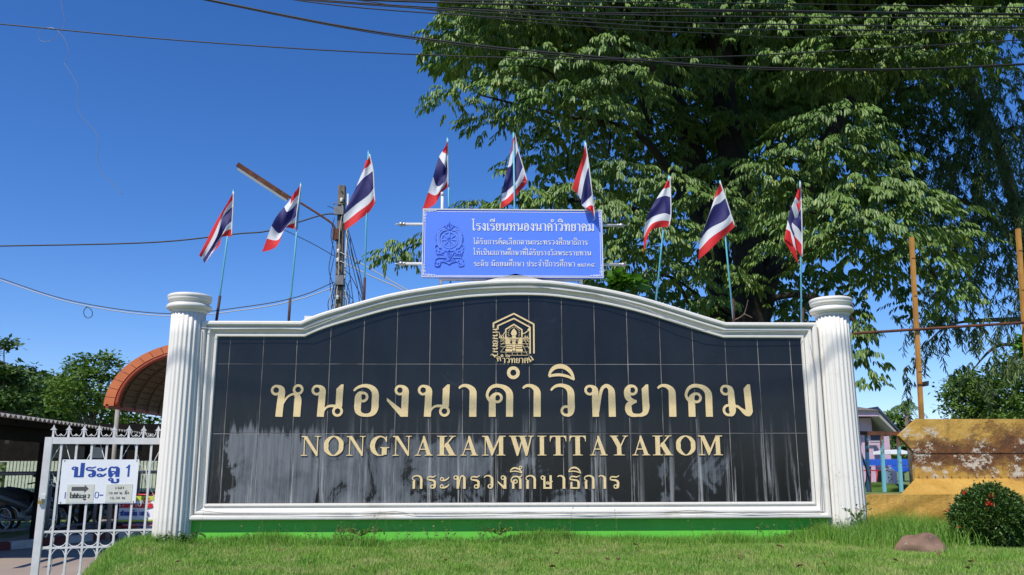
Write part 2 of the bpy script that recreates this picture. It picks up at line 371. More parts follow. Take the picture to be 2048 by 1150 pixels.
M['darkwood_shade'] = vary('dark_timber_and_shade', (.016, .013, .011), (.009, .008, .007), 6, .9, .2)  # roof timber; the near-black also stands for shade on the shed's back panels
M['darkwood_shade'].node_tree.nodes['Principled BSDF'].inputs['Specular IOR Level'].default_value = .1
M['black'] = base('black_plastic', (.015, .015, .016), .35)[0]
M['rubber'] = base('black_rubber', (.018, .018, .018), .8)[0]
M['chrome'] = base('worn_chrome', (.45, .45, .46), .25, .9)[0]
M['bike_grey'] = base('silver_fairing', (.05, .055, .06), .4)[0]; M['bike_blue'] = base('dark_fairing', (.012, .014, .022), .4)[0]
M['kerb_red'] = vary('red_kerb_paint', (.17, .022, .018), (.12, .02, .016), 9, .7, .3); M['kerb_white'] = vary('white_kerb_paint', (.58, .56, .52), (.44, .42, .39), 9, .7, .3)
M['slat'] = vary('pale_green_fence_slat', (.55, .62, .52), (.42, .5, .4), 8, .6, 0)
M['gate_white'] = vary('worn_white_gate_paint', (.72, .71, .69), (.6, .59, .57), 7, .45, .1, c3=(.45, .27, .16), p3=(.70, .78))
M['board'] = vary('white_sign_board', (.86, .87, .88), (.82, .83, .85), 3, .4, 0)
M['paper'] = vary('taped_paper_notice', (.70, .70, .64), (.64, .62, .52), 16, .5, 0)
M['ink_blue'] = base('blue_print', (.025, .07, .33), .4)[0]; M['ink_black'] = base('black_print', (.05, .05, .05), .5)[0]; M['ink_grey'] = base('dark_grey_print', (.09, .085, .08), .5)[0]
M['ink_red'] = base('red_print', (.62, .02, .03), .5)[0]; M['ink_green'] = base('lime_print', (.50, .62, .06), .5)[0]; M['brass'] = base('brass_padlock', (.42, .28, .08), .4, .6)[0]
M['cart_red'] = base('red_cart_paint', (.45, .03, .03), .4)[0]; M['pink_print'] = base('pink_print', (.6, .25, .32), .5)[0]
M['pink'] = vary('pink_wall_paint', (.60, .42, .54), (.54, .38, .49), 1.5, .7, .1); M['pink_pale'] = vary('pale_pink_wall_paint', (.66, .58, .66), (.6, .52, .6), 1.5, .7, .1)
M['soffit'] = base('grey_soffit', (.36, .34, .32), .8)[0]; M['roof_tile'] = vary('grey_roof_tiles', (.20, .18, .16), (.13, .12, .11), 1.5, .9, .4, 6)
M['window'] = base('dark_window_glass', (.02, .025, .03), .08)[0]; M['balcony'] = base('dark_blue_grey_panel', (.04, .05, .09), .6)[0]
M['awning'] = vary('blue_awning_sheet', (.025, .13, .55), (.02, .11, .48), 1.2, .45, .1)
def rail_mat():
    m, t, b = base('flaking_sky_blue_paint', (.16, .45, .52), .6)
    g = t.nodes.new('ShaderNodeNewGeometry'); sp = t.nodes.new('ShaderNodeSeparateXYZ'); t.links.new(g.outputs['Position'], sp.inputs[0])
    k = mth(t, 'ADD', mth(t, 'MULTIPLY', mth(t, 'SUBTRACT', sp.outputs[2], .68), 4.5), mth(t, 'MULTIPLY', mth(t, 'SUBTRACT', noise(t, pos_node(t), 22, 6, .7), .5), 4.0))
    t.links.new(mixc(t, ramp(t, k, [(.35, 0.0), (.6, 1.0)]), (.15, .44, .52), (.16, .085, .05)), b.inputs['Base Color']); return m
M['rail'] = rail_mat()
# ---------------------------------------------------------------- lettering: every character is a set of pen strokes, rings and polygons
# unit: letter height 1, x from the letter's left edge; ('s', points(x,y,w)) smooth stroke, ('l', ...) straight stroke, ('o', cx, cy, r, w) ring, ('p', polygon)
L1 = [('o', .16, .81, .126, .078)]
G = {
'ห': L1 + [('s', (.17,.935,.07), (.27,.90,.12), (.335,.80,.19), (.325,.60,.21), (.30,.3,.213), (.285,0,.213)),
    ('s', (.36,.26,.05), (.40,.42,.06), (.50,.58,.062), (.62,.67,.065), (.75,.69,.08)), ('s', (.745,.66,.10), (.815,.62,.17), (.845,.50,.21), (.838,.3,.215), (.828,0,.215)), ('o', .833, .827, .126, .078), 1.0],
'น': L1 + [('s', (.17,.935,.07), (.27,.90,.12), (.335,.80,.19), (.325,.60,.21), (.315,.3,.213), (.30,0,.213)),
    ('s', (.40,.17,.05), (.46,.27,.065), (.57,.325,.075), (.72,.325,.085), (.80,.30,.10)), ('p', (.75,.27), (.76,.85), (.90,.985), (.975,.985), (.955,.31), (.90,.24)), ('o', .82, .165, .126, .078), .985],
'อ': [('s', (.02,.785,.055), (.10,.865,.075), (.22,.925,.09), (.39,.945,.11), (.55,.89,.15), (.65,.79,.19), (.688,.66,.213), (.685,.45,.215), (.685,.28,.215), (.64,.14,.18), (.54,.065,.12), (.40,.047,.095), (.27,.075,.12), (.18,.155,.17), (.155,.28,.205), (.16,.45,.21), (.165,.60,.20), (.21,.70,.14), (.30,.725,.08)), ('o', .31, .60, .126, .08), .80],
'ง': [('o', .395, .81, .126, .078), ('s', (.405,.935,.07), (.50,.90,.12), (.565,.80,.19), (.56,.60,.21), (.55,.15,.213)), ('p', (0,.575), (0,.485), (.435,0), (.655,0), (.655,.3), (.45,.235)), .665],
'า': [('s', (.02,.865,.06), (.09,.925,.08), (.18,.952,.09), (.30,.93,.12), (.41,.85,.17), (.455,.74,.212), (.455,.50,.22), (.45,0,.22)), .56],
'ค': [('s', (.13,.49,.10), (.065,.57,.085), (.042,.67,.082), (.085,.80,.09), (.17,.895,.10), (.30,.945,.11), (.44,.935,.115), (.58,.885,.15), (.69,.78,.19), (.73,.66,.212), (.728,.4,.213), (.725,0,.213)),
    ('l', (.2,0,.21), (.2,.46,.21)), ('s', (.195,.42,.20), (.205,.56,.19), (.26,.66,.12), (.33,.705,.085)), ('o', .355, .575, .126, .08), .835],
'ํ': [('o', .2, 1.345, .147, .105), .4],
'ว': [('s', (.025,.80,.06), (.10,.885,.075), (.20,.94,.09), (.33,.958,.105), (.47,.925,.13), (.58,.845,.18), (.635,.72,.21), (.64,.45,.215), (.64,.25,.215), (.615,.12,.17), (.555,.05,.10), (.48,.045,.07)), ('o', .48, .18, .13, .078), .75],
'ิ': [('s', (-.035,1.24,.06), (.02,1.38,.09), (.12,1.49,.12), (.27,1.545,.14), (.42,1.53,.14), (.56,1.45,.13), (.67,1.31,.10), (.735,1.13,.05)), ('s', (-.045,1.235,.07), (.12,1.27,.085), (.28,1.28,.088), (.42,1.262,.085), (.58,1.215,.08), (.745,1.13,.06)), .7],
'ท': L1 + [('s', (.17,.935,.07), (.27,.90,.12), (.325,.80,.19), (.325,.5,.20), (.33,0,.20)), ('s', (.41,.12,.05), (.455,.48,.08), (.49,.70,.095), (.55,.87,.10), (.67,.945,.11), (.78,.88,.15), (.83,.76,.20), (.835,.5,.213), (.835,0,.213)), .945],
'ย': [('o', .26, .81, .126, .08), ('s', (.27,.94,.08), (.17,.915,.12), (.11,.81,.19), (.10,.68,.20), (.14,.56,.18), (.24,.495,.12), (.38,.468,.065)), ('s', (.38,.462,.065), (.25,.435,.12), (.145,.37,.17), (.12,.24,.205), (.16,.12,.18), (.25,.055,.12), (.40,.045,.09), (.53,.06,.11), (.63,.14,.17), (.66,.28,.21), (.66,.40,.21)), ('p', (.553,.32), (.545,.85), (.68,.985), (.75,.985), (.765,.3), (.66,.25)), .77],
'ม': L1 + [('s', (.17,.935,.07), (.26,.90,.12), (.32,.80,.18), (.33,.5,.21), (.345,.22,.21), (.32,.10,.16), (.25,.048,.09)), ('o', .225, .20, .148, .078), ('s', (.40,.325,.08), (.50,.31,.08), (.60,.235,.085), (.70,.15,.14), (.78,.10,.16), (.86,.10,.17)), ('p', (.715,.85), (.835,.985), (.92,.985), (.96,.15), (.90,.04), (.78,.02), (.745,.22)), .965],
'ก': [('l', (.14,0,.20), (.14,.58,.20)), ('l', (.22,.56,.10), (.03,.71,.06)), ('s', (.03,.70,.06), (.07,.84,.08), (.20,.93,.10), (.38,.95,.11), (.56,.86,.16), (.63,.70,.20), (.63,.4,.20), (.63,0,.20)), .74],
'ร': [('s', (.05,.66,.09), (.04,.78,.08), (.13,.87,.10), (.28,.875,.11), (.45,.85,.10), (.62,.93,.06), (.66,.98,.05)), ('s', (.05,.66,.09), (.22,.64,.12), (.45,.60,.16), (.57,.50,.19), (.575,.3,.20), (.56,.12,.17), (.46,.05,.09)), ('o', .40, .16, .12, .08), .67],
'ะ': [('o', .14, .70, .11, .08), ('s', (.16,.59,.09), (.34,.63,.13), (.50,.74,.09), (.58,.86,.05)), ('o', .14, .17, .11, .08), ('s', (.16,.06,.09), (.34,.10,.13), (.50,.21,.09), (.58,.33,.05)), .60],
'ศ': [('s', (.13,.45,.10), (.06,.53,.085), (.042,.64,.082), (.085,.76,.09), (.17,.855,.10), (.30,.90,.11), (.44,.89,.115), (.56,.83,.15), (.62,.74,.18), (.65,.6,.20), (.65,0,.20)), ('l', (.18,0,.19), (.18,.44,.19)), ('s', (.18,.40,.18), (.19,.52,.17), (.25,.62,.12), (.31,.655,.085)), ('o', .335, .53, .12, .08), ('s', (.56,.84,.08), (.70,.90,.08), (.77,1.05,.06)), .78],
'ึ': [('s', (-.035,1.24,.06), (.02,1.38,.09), (.12,1.47,.12), (.27,1.52,.13), (.42,1.48,.13), (.56,1.40,.12), (.67,1.28,.10), (.735,1.13,.05)), ('s', (-.045,1.235,.07), (.12,1.27,.085), (.28,1.28,.088), (.42,1.262,.085), (.58,1.215,.08), (.745,1.13,.06)), ('o', .64, 1.56, .09, .07), .7],
'ี': [('s', (-.035,1.22,.06), (.05,1.38,.09), (.22,1.46,.12), (.42,1.43,.12), (.56,1.34,.11), (.68,1.18,.06)), ('s', (-.045,1.215,.07), (.28,1.25,.085), (.70,1.18,.06)), ('l', (.68,1.18,.09), (.68,1.60,.09)), .7],
'ื': [('s', (-.035,1.22,.06), (.05,1.38,.09), (.22,1.46,.12), (.42,1.43,.12), (.56,1.34,.11), (.68,1.18,.06)), ('s', (-.045,1.215,.07), (.28,1.25,.085), (.70,1.18,.06)), ('l', (.68,1.18,.08), (.68,1.60,.08)), ('l', (.50,1.36,.08), (.50,1.60,.08)), .7],
'ั': [('o', .20, 1.30, .10, .08), ('s', (.21,1.20,.08), (.42,1.20,.11), (.60,1.32,.10), (.68,1.48,.06)), .7],
'็': [('s', (.08,1.20,.07), (.06,1.36,.08), (.20,1.46,.08), (.34,1.38,.09), (.30,1.24,.08), (.50,1.30,.09), (.70,1.55,.06)), .7],
'้': [('o', .30, 1.62, .07, .07), ('s', (.36,1.56,.08), (.40,1.46,.08), (.56,1.52,.08), (.74,1.70,.06)), .7],
'่': [('l', (.62,1.42,.10), (.62,1.72,.10)), .7],
'ู': [('o', .18, -.24, .10, .08), ('s', (.28,-.20,.09), (.30,-.40,.12), (.30,-.50,.12), (.66,-.50,.12), (.66,-.16,.13)), .7],
'โ': [('s', (-.10,1.42,.10), (.02,1.50,.12), (.16,1.44,.12), (.32,1.52,.08)), ('s', (.10,1.42,.10), (.13,1.2,.17), (.13,.2,.18), (.2,.05,.09)), ('o', .25, .16, .12, .08), .42],
'เ': [('l', (.13,.98,.18), (.13,.1,.18)), ('o', .24, .15, .12, .08), ('l', (.1,.06,.1), (.26,.04,.09)), .40],
'ไ': [('s', (-.06,1.32,.09), (-.05,1.48,.10), (.06,1.52,.10), (.13,1.40,.15), (.14,1.1,.18), (.14,.2,.18), (.2,.05,.09)), ('o', .25, .16, .12, .08), .42],
'ใ': [('s', (.12,1.52,.08), (.06,1.44,.08), (-.04,1.48,.08), (-.04,1.62,.08), (.10,1.66,.09), (.15,1.50,.13), (.14,1.1,.18), (.14,.2,.18), (.2,.05,.09)), ('o', .25, .16, .12, .08), .42],
'ด': [('s', (.30,.28,.10), (.16,.02,.15), (.12,.25,.18), (.09,.5,.16), (.06,.68,.11), (.12,.84,.10), (.30,.94,.11), (.48,.92,.12), (.60,.82,.16), (.64,.66,.20), (.64,0,.20)), ('o', .32, .40, .12, .08), .75],
'ต': [('s', (.30,.28,.10), (.16,.02,.15), (.12,.25,.18), (.08,.5,.16), (.06,.70,.12), (.12,.88,.10), (.24,.93,.10), (.36,.84,.10), (.48,.93,.11), (.60,.84,.16), (.64,.68,.20), (.64,0,.20)), ('o', .32, .40, .12, .08), .75],
'ถ': [('o', .14, .16, .12, .08), ('l', (.22,.14,.15), (.22,.58,.15)), ('l', (.27,.58,.09), (.06,.70,.06)), ('s', (.05,.70,.06), (.10,.85,.08), (.24,.93,.10), (.42,.94,.11), (.58,.84,.16), (.64,.70,.20), (.64,0,.20)), .75],
'ภ': [('o', .10, .16, .12, .08), ('l', (.20,.14,.15), (.20,.58,.15)), ('l', (.25,.58,.09), (.04,.70,.06)), ('s', (.03,.70,.06), (.08,.85,.08), (.22,.93,.10), (.40,.94,.11), (.58,.84,.16), (.66,.70,.20), (.66,0,.20)), .77],
'บ': L1 + [('l', (.27,.92,.16), (.27,0,.19)), ('l', (.20,.06,.12), (.74,.06,.12)), ('l', (.68,0,.19), (.68,.98,.19)), .78],
'ป': L1 + [('l', (.27,.92,.16), (.27,0,.19)), ('l', (.20,.06,.12), (.74,.06,.12)), ('l', (.68,0,.19), (.68,1.32,.19)), .78],
'ษ': L1 + [('l', (.27,.92,.16), (.27,0,.19)), ('l', (.20,.06,.12), (.76,.06,.12)), ('l', (.70,0,.19), (.70,.98,.19)), ('o', .48, .42, .08, .07), ('s', (.50,.34,.07), (.65,.40,.09), (.84,.56,.06)), .86],
'พ': L1 + [('l', (.27,.92,.15), (.30,0,.17)), ('l', (.30,.02,.10), (.53,.80,.10)), ('l', (.53,.80,.10), (.78,.02,.10)), ('l', (.78,0,.17), (.84,.98,.17)), .93],
'ล': [('s', (.06,.72,.08), (.14,.88,.10), (.34,.95,.11), (.52,.88,.15), (.62,.72,.19), (.63,0,.20)), ('o', .16, .16, .12, .08), ('s', (.20,.26,.08), (.28,.42,.11), (.44,.50,.10), (.60,.46,.10)), .75],
'ส': [('s', (.06,.68,.08), (.14,.82,.10), (.34,.89,.11), (.50,.82,.15), (.60,.68,.19), (.61,0,.20)), ('o', .16, .16, .12, .08), ('s', (.20,.26,.08), (.28,.40,.11), (.44,.47,.10), (.60,.44,.10)), ('s', (.50,.84,.08), (.64,.92,.08), (.72,1.05,.06)), .75],
'ธ': [('s', (.06,.68,.09), (.05,.80,.08), (.15,.89,.10), (.30,.89,.11), (.46,.86,.10), (.62,.93,.06), (.66,.98,.05)), ('s', (.06,.68,.09), (.25,.65,.11), (.48,.60,.14), (.58,.46,.19), (.57,.06,.20)), ('l', (.62,.055,.11), (.05,.055,.11)), ('l', (.13,.02,.16), (.13,.48,.16)), .69],
'ช': [('o', .20, .80, .11, .08), ('s', (.11,.74,.08), (.16,.62,.10), (.30,.56,.12), (.27,.3,.19), (.27,0,.19)), ('l', (.20,.06,.12), (.74,.06,.12)), ('s', (.67,0,.19), (.67,.5,.19), (.62,.70,.13), (.50,.82,.09)), ('s', (.56,.78,.08), (.70,.88,.08), (.78,1.02,.06)), .78],
'จ': [('s', (.03,.78,.07), (.12,.90,.09), (.30,.95,.11), (.48,.88,.15), (.58,.72,.19), (.58,.15,.19), (.52,.03,.10)), ('o', .28, .46, .11, .08), ('s', (.30,.36,.09), (.34,.15,.13), (.50,.05,.12)), .68],
'๒': [('o', .34, .42, .09, .08), ('s', (.26,.36,.09), (.24,.55,.10), (.40,.62,.10), (.52,.45,.12), (.46,.12,.12), (.28,.05,.11), (.08,.15,.13), (.04,.45,.14), (.16,.62,.11)), ('s', (.46,.08,.10), (.80,.05,.12), (.86,.50,.15), (.84,.80,.12)), .93],
'๕': [('s', (.30,.50,.10), (.30,.60,.10), (.20,.62,.10), (.06,.50,.14), (.04,.20,.14), (.16,.06,.12), (.30,.22,.10), (.46,.06,.11), (.62,.20,.14), (.66,.50,.12), (.50,.66,.10), (.76,.72,.09), (.86,.90,.06)), .88],
'๓': [('o', .16, .18, .10, .08), ('s', (.06,.22,.10), (.05,.50,.13), (.20,.64,.11), (.34,.50,.11), (.34,.30,.09)), ('s', (.34,.50,.10), (.48,.64,.11), (.64,.50,.15), (.64,0,.15)), .76],
'๔': [('o', .44, .36, .09, .08), ('s', (.50,.30,.08), (.40,.18,.09), (.20,.10,.11), (.05,.32,.14), (.16,.60,.11), (.40,.66,.10), (.62,.62,.10), (.88,.86,.06)), ('s', (.22,.10,.10), (.50,.04,.10), (.80,.05,.06)), .88],
'0': [('s', (.34,.97,.11), (.14,.85,.15), (.09,.5,.17), (.14,.15,.15), (.34,.03,.11), (.54,.15,.15), (.59,.5,.17), (.54,.85,.15), (.34,.97,.11)), .68],
'1': [('p', (.24,0), (.24,.72), (.04,.72), (.04,.80), (.22,.88), (.28,1.0), (.44,1.0), (.44,0)), .58],
'2': [('s', (.06,.72,.14), (.16,.90,.14), (.36,.93,.14), (.52,.78,.16), (.46,.52,.16), (.10,.10,.14)), ('l', (.04,.07,.14), (.60,.07,.14)), .68],
'3': [('s', (.06,.80,.13), (.26,.94,.13), (.50,.80,.15), (.42,.58,.13), (.26,.52,.12)), ('s', (.26,.52,.12), (.50,.44,.14), (.54,.22,.15), (.30,.06,.13), (.05,.18,.13)), .66],
'5': [('l', (.56,.93,.14), (.14,.93,.14)), ('l', (.15,.98,.13), (.11,.50,.13)), ('s', (.11,.52,.12), (.34,.60,.14), (.54,.40,.16), (.46,.12,.14), (.24,.05,.13), (.05,.14,.13)), .66],
'.': [('p', (.08,0), (.08,.16), (.24,.16), (.24,0)), .32],
'%': [('o', .16, .78, .11, .09), ('o', .68, .22, .11, .09), ('l', (.18,0,.09), (.66,1.0,.09)), .86],
'-': [('l', (.05,.45,.15), (.65,.45,.15)), .7],
}
def rect(x0, y0, x1, y1): return ('p', (x0, y0), (x1, y0), (x1, y1), (x0, y1))
def serif(xa, xb, sa, sb, y, up):      # slab from sa to sb with little brackets to the stem xa..xb
    d = .045 if up else -.045; e = .09 if up else -.09
    return ('p', (sa, y), (sb, y), (sb, y + d * .7), (xb + .02, y + d), (xb, y + e), (xa, y + e), (xa - .02, y + d), (sa, y + d * .7))
LAT = {
'N': [('p', (.14,.03), (.19,.03), (.19,.93), (.14,.97)), ('p', (.0,1), (.28,1), (.87,.13), (.87,0), (.80,-.02), (.13,.93), (.0,.95)), ('p', (.82,.06), (.87,.0), (.87,.97), (.82,.97)), serif(.14,.19,.0,.33,0,True), serif(.82,.87,.68,1.0,1,False)],
'I': [rect(.27,.03,.73,.97), serif(.27,.73,.0,1.0,0,True), serif(.27,.73,.0,1.0,1,False)],
'T': [rect(.36,.03,.64,.97), serif(.36,.64,.2,.8,0,True), rect(.0,.945,1.0,1), ('p', (.0,1), (.18,.95), (.07,.86), (.03,.70), (.0,.70)), ('p', (1,1), (.82,.95), (.93,.86), (.97,.70), (1,.70))],
'A': [('p', (.13,.03), (.18,.03), (.50,.84), (.47,.97), (.46,.93)), ('p', (.45,1), (.53,1), (.91,.03), (.68,.03), (.42,.80)), rect(.26,.29,.68,.345), serif(.13,.19,.0,.34,0,True), serif(.68,.90,.55,1.0,0,True)],
'K': [rect(.16,.03,.38,.97), serif(.16,.38,.02,.52,0,True), serif(.16,.38,.02,.52,1,False), ('p', (.37,.46), (.42,.42), (.84,.95), (.76,.97)), ('p', (.42,.60), (.56,.70), (.93,.03), (.66,.03), (.40,.50)), serif(.80,.82,.62,.96,1,False), serif(.68,.90,.56,1.0,0,True)],
'M': [('p', (.12,.03), (.16,.03), (.16,.93), (.12,.97)), ('p', (.0,1), (.26,1), (.52,.26), (.44,.0), (.40,.0), (.12,.93), (.0,.96)), ('p', (.74,1), (.80,.97), (.45,.0), (.41,.0), (.47,.28)), rect(.72,.03,.90,.98), serif(.12,.16,.0,.28,0,True), serif(.72,.90,.62,1.0,0,True), rect(.73,.95,1.0,1)],
'W': [('p', (.07,.97), (.26,.97), (.43,.25), (.34,-.02), (.31,-.02)), ('p', (.33,-.02), (.37,.0), (.56,.78), (.52,.90)), ('p', (.43,.97), (.63,.97), (.80,.25), (.71,-.02), (.67,-.02)), ('p', (.69,-.02), (.74,.0), (.92,.97), (.86,.97)), serif(.08,.26,.0,.35,1,False), serif(.44,.62,.36,.72,1,False), serif(.86,.92,.78,1.0,1,False)],
'Y': [rect(.38,.03,.62,.48), ('p', (.07,.97), (.35,.97), (.62,.48), (.38,.42)), ('p', (.82,.97), (.88,.97), (.62,.46), (.54,.46)), serif(.38,.62,.20,.80,0,True), serif(.08,.34,.0,.46,1,False), serif(.82,.88,.70,1.0,1,False)],
'O': [('s', (.5,.985,.05), (.30,.90,.14), (.13,.70,.22), (.115,.5,.24), (.13,.30,.22), (.30,.10,.14), (.5,.015,.05), (.70,.10,.14), (.87,.30,.22), (.885,.5,.24), (.87,.70,.22), (.70,.90,.14), (.5,.985,.05))],
'G': [('s', (.84,.72,.04), (.76,.88,.07), (.58,.97,.06), (.40,.94,.11), (.20,.76,.22), (.125,.5,.25), (.20,.24,.22), (.40,.05,.11), (.56,.02,.05), (.70,.05,.06), (.80,.12,.06)), rect(.62,.05,.87,.40), serif(.62,.87,.52,1.0,.43,False), ('p', (.80,.98), (.86,.98), (.87,.70), (.82,.70))],
}
def spline(pts, k=5):
    out = []; n = len(pts)
    for i in range(n - 1):
        p0, p1, p2, p3 = pts[max(i-1, 0)], pts[i], pts[i+1], pts[min(i+2, n-1)]
        for j in range(k):
            t = j / k
            out.append(tuple(.5 * (2*b + (c-a)*t + (2*a-5*b+4*c-d)*t*t + (3*b-a-3*c+d)*t**3) for a, b, c, d in zip(p0, p1, p2, p3)))
    out.append(tuple(pts[-1])); return out
def glyph(mb, prims, tf, depth, wk=1.0, wmin=0.0, k=5, mi=0, z0=0.0, aspect=1.0):
    """tf(x, y, d) gives a world point for glyph coordinates and distance d in front of the board"""
    dz = 0.0
    for pr in prims:
        if not isinstance(pr, tuple): continue
        dz += .00035; D = z0 + depth + dz
        if pr[0] == 'p':
            poly = list(pr[1:]); a = sum(poly[i][0]*poly[(i+1)%len(poly)][1]-poly[(i+1)%len(poly)][0]*poly[i][1] for i in range(len(poly)))
            if a < 0: poly = poly[::-1]
            n = len(poly)
            mb.add([tf(x, y, D) for x, y in poly] + [tf(x, y, z0) for x, y in poly], [tuple(range(n))], mi)
            b = len(mb.v) - 2 * n
            for i in range(n): mb.f.append((b+i, b+n+i, b+n+(i+1)%n, b+(i+1)%n)); mb.m.append(mi + 1); mb.sm.append(False)
            continue
        if pr[0] == 'o':
            _, cx, cy, r, w = pr; n = 20 if k > 3 else 12
            w = wmin + w * wk
            line = [(cx + r*math.cos(-2*math.pi*i/n)/aspect, cy + r*math.sin(-2*math.pi*i/n), w) for i in range(n + 1)]
        else:
            line = list(pr[1:]); line = spline(line, k) if pr[0] == 's' else line
            line = [(x, y, wmin + w * wk) for x, y, w in line]
        L, Rr = [], []
        m = len(line)
        for i, (x, y, w) in enumerate(line):
            a, c = line[max(i-1, 0)], line[min(i+1, m-1)]
            if pr[0] == 'o' or (m > 4 and abs(line[0][0]-line[-1][0]) + abs(line[0][1]-line[-1][1]) < 1e-6):
                a, c = line[i-1 if i > 0 else m-2], line[i+1 if i < m-1 else 1]
            tx, ty = (c[0]-a[0]) * aspect, c[1]-a[1]; l = math.hypot(tx, ty) or 1
            nx, ny = -ty/l*w/2/aspect, tx/l*w/2
            L.append((x+nx, y+ny)); Rr.append((x-nx, y-ny))
        b = len(mb.v)
        vs = []
        for i in range(m):
            e = .0003 * i / m
            vs += [tf(*L[i], D+e), tf(*Rr[i], D+e), tf(*L[i], z0), tf(*Rr[i], z0)]
        fs = []; ms = []
        for i in range(m-1):
            q = i*4; r = q+4
            fs += [(q+0, q+1, r+1, r+0), (q+2, q+0, r+0, r+2), (q+1, q+3, r+3, r+1)]; ms += [mi, mi+1, mi+1]
        fs += [(0, 2, 3, 1), ((m-1)*4, (m-1)*4+1, (m-1)*4+3, (m-1)*4+2)]; ms += [mi+1, mi+1]
        mb.add(vs, fs, mi); mb.m[-len(fs):] = ms
COMB = set('ํิึีืั็ู้่')
def layout(text, gap=.16, space=.45):
    """[(char, x, raise)] with marks set over the letter before, and the total width"""
    out = []; x = 0; last = 0; up = 0
    for ch in text:
        if ch == ' ': x += space; continue
        if ch == 'ำ':
            out.append(('ํ', last + lw - .22, 0)); out.append(('า', x, 0)); last = x; x += .56 + gap; lw = .56; continue
        adv = G[ch][-1]
        if ch in COMB:
            if ch in '้่': out.append((ch, last + lw - .78 , .28 if up else -.18))
            else: out.append((ch, last + lw - .72, 0)); up = 1 if ch != 'ู' else 0
        else:
            out.append((ch, x, 0)); last = x; lw = adv; x += adv + gap; up = 0
    return out, x - gap
def text_line(mb, text, tf0, x0, x1, z0, h, depth, wk, wmin, k=3, mi=0, skew=0.0):
    """set a line between board coordinates x0..x1, baseline z0, letter height h; tf0(x, z, d) -> world"""
    lay, wdt = layout(text); s = (x1 - x0) / wdt
    for ch, gx, rz in lay:
        glyph(mb, G[ch], lambda x, y, d: tf0(x0 + (gx + x) * s + skew * y, z0 + (y + rz) * h, d), depth, wk, wmin, k, mi, aspect=s / h)
# ================================================================ GROUND
ROAD = -0.75
def sstep(a, b, x):
    t = np.clip((x - a) / (b - a), 0, 1); return t * t * (3 - 2 * t)
def gz(x, y):
    """height of the ground: a low grassy mound under the sign, road level elsewhere"""
    x = np.asarray(x, float); y = np.asarray(y, float)
    edge = -3.38 - .10 * (y) * (y < 0) * 0 + .43 * np.clip(-y, 0, 3)     # the bank runs out to the right as it nears the camera
    side = sstep(edge - .75, edge + .10, x)
    back = 1 - sstep(1.2, 3.2, y)
    front = sstep(-5.6, -3.4, y)
    h = ROAD * (1 - side * back * front)
    h += .03 * sstep(1.6, 3.2, x) * side * back * front
    h += (.018 * np.sin(x * 2.1 + .7) * np.cos(y * 2.7) + .010 * np.sin(x * 5.3 + y * 4.1)) * side * back * front
    return h
xs = np.concatenate([np.linspace(-1500, -40, 14), np.linspace(-36, -6, 16), np.linspace(-5.5, 6.5, 121), np.linspace(8, 40, 16), np.linspace(50, 1500, 14)])
ys = np.concatenate([np.linspace(-400, -12, 8), np.linspace(-9, 4, 110), np.linspace(5, 40, 18), np.linspace(50, 2500, 16)])
X, Y = np.meshgrid(xs, ys, indexing='ij'); Z = gz(X, Y)
V = np.stack([X, Y, Z], -1).reshape(-1, 3); nx, ny = len(xs), len(ys)
I, J = np.meshgrid(np.arange(nx - 1), np.arange(ny - 1), indexing='ij'); q = (I * ny + J).ravel()
tag(big_mesh('ground', V, np.stack([q, q + ny, q + ny + 1, q + 1], -1), M['ground'], smooth=True), kind='structure')
# driveway behind the gate: a thin sheet over the ground
mb = MB(); zr = ROAD + .004
mb.add([(-4.3, -7, zr), (-3.75, 3, zr), (-3.4, 26, zr), (-12.0, 26, zr), (-9.75, 10.4, zr), (-13.5, 4.2, zr), (-14, -7, zr)], [(0, 1, 2, 3, 4, 5, 6)])
tag(mb.build('driveway', M['tan_road']), kind='structure')
mb = MB(); mb.box((-40, -30, ROAD), (40, -9.5, ROAD + .004)); tag(mb.build('road', vary('asphalt', (.055, .055, .056), (.04, .04, .042), 5, .9, .3)), kind='structure')

# ================================================================ SIGN WALL
P = lambda px, py, Yp=0.0: (lambda v: (v.x, v.z))(at(px, py, Yp))
wall = empty('sign_wall', (0, 0, 0), 'long white framed wall of black tiles with raised gold lettering and an arched top', 'sign wall')
xl, xr = P(423, 866)[0], P(1615, 866)[0]
zb = (P(425, 1007)[1] + P(1610, 1004)[1]) / 2
zj1 = (P(425, 866.8)[1] + P(1610, 866.3)[1]) / 2
zj2 = (P(500, 727.3)[1] + P(1600, 729)[1]) / 2
zt = (P(500, 673)[1] + P(1560, 677)[1]) / 2
arch_px = [(610, 672), (651, 657), (718, 637), (785, 619), (857, 606), (926, 596.5), (985, 592.5), (1035, 591), (1085, 592), (1128, 596), (1195, 606.5), (1262, 621), (1328, 640), (1398, 662), (1446, 677)]
arch = [P(*p) for p in arch_px]; arch[0] = (arch[0][0], zt); arch[-1] = (arch[-1][0], zt)
archd = [(p[0], p[1]) for p in spline([(a, b) for a, b in arch], 4)]
def ztop(x):
    if x <= archd[0][0] or x >= archd[-1][0]: return zt
    for (a, b), (c, d) in zip(archd, archd[1:]):
        if a <= x <= c: return b + (d - b) * (x - a) / (c - a)
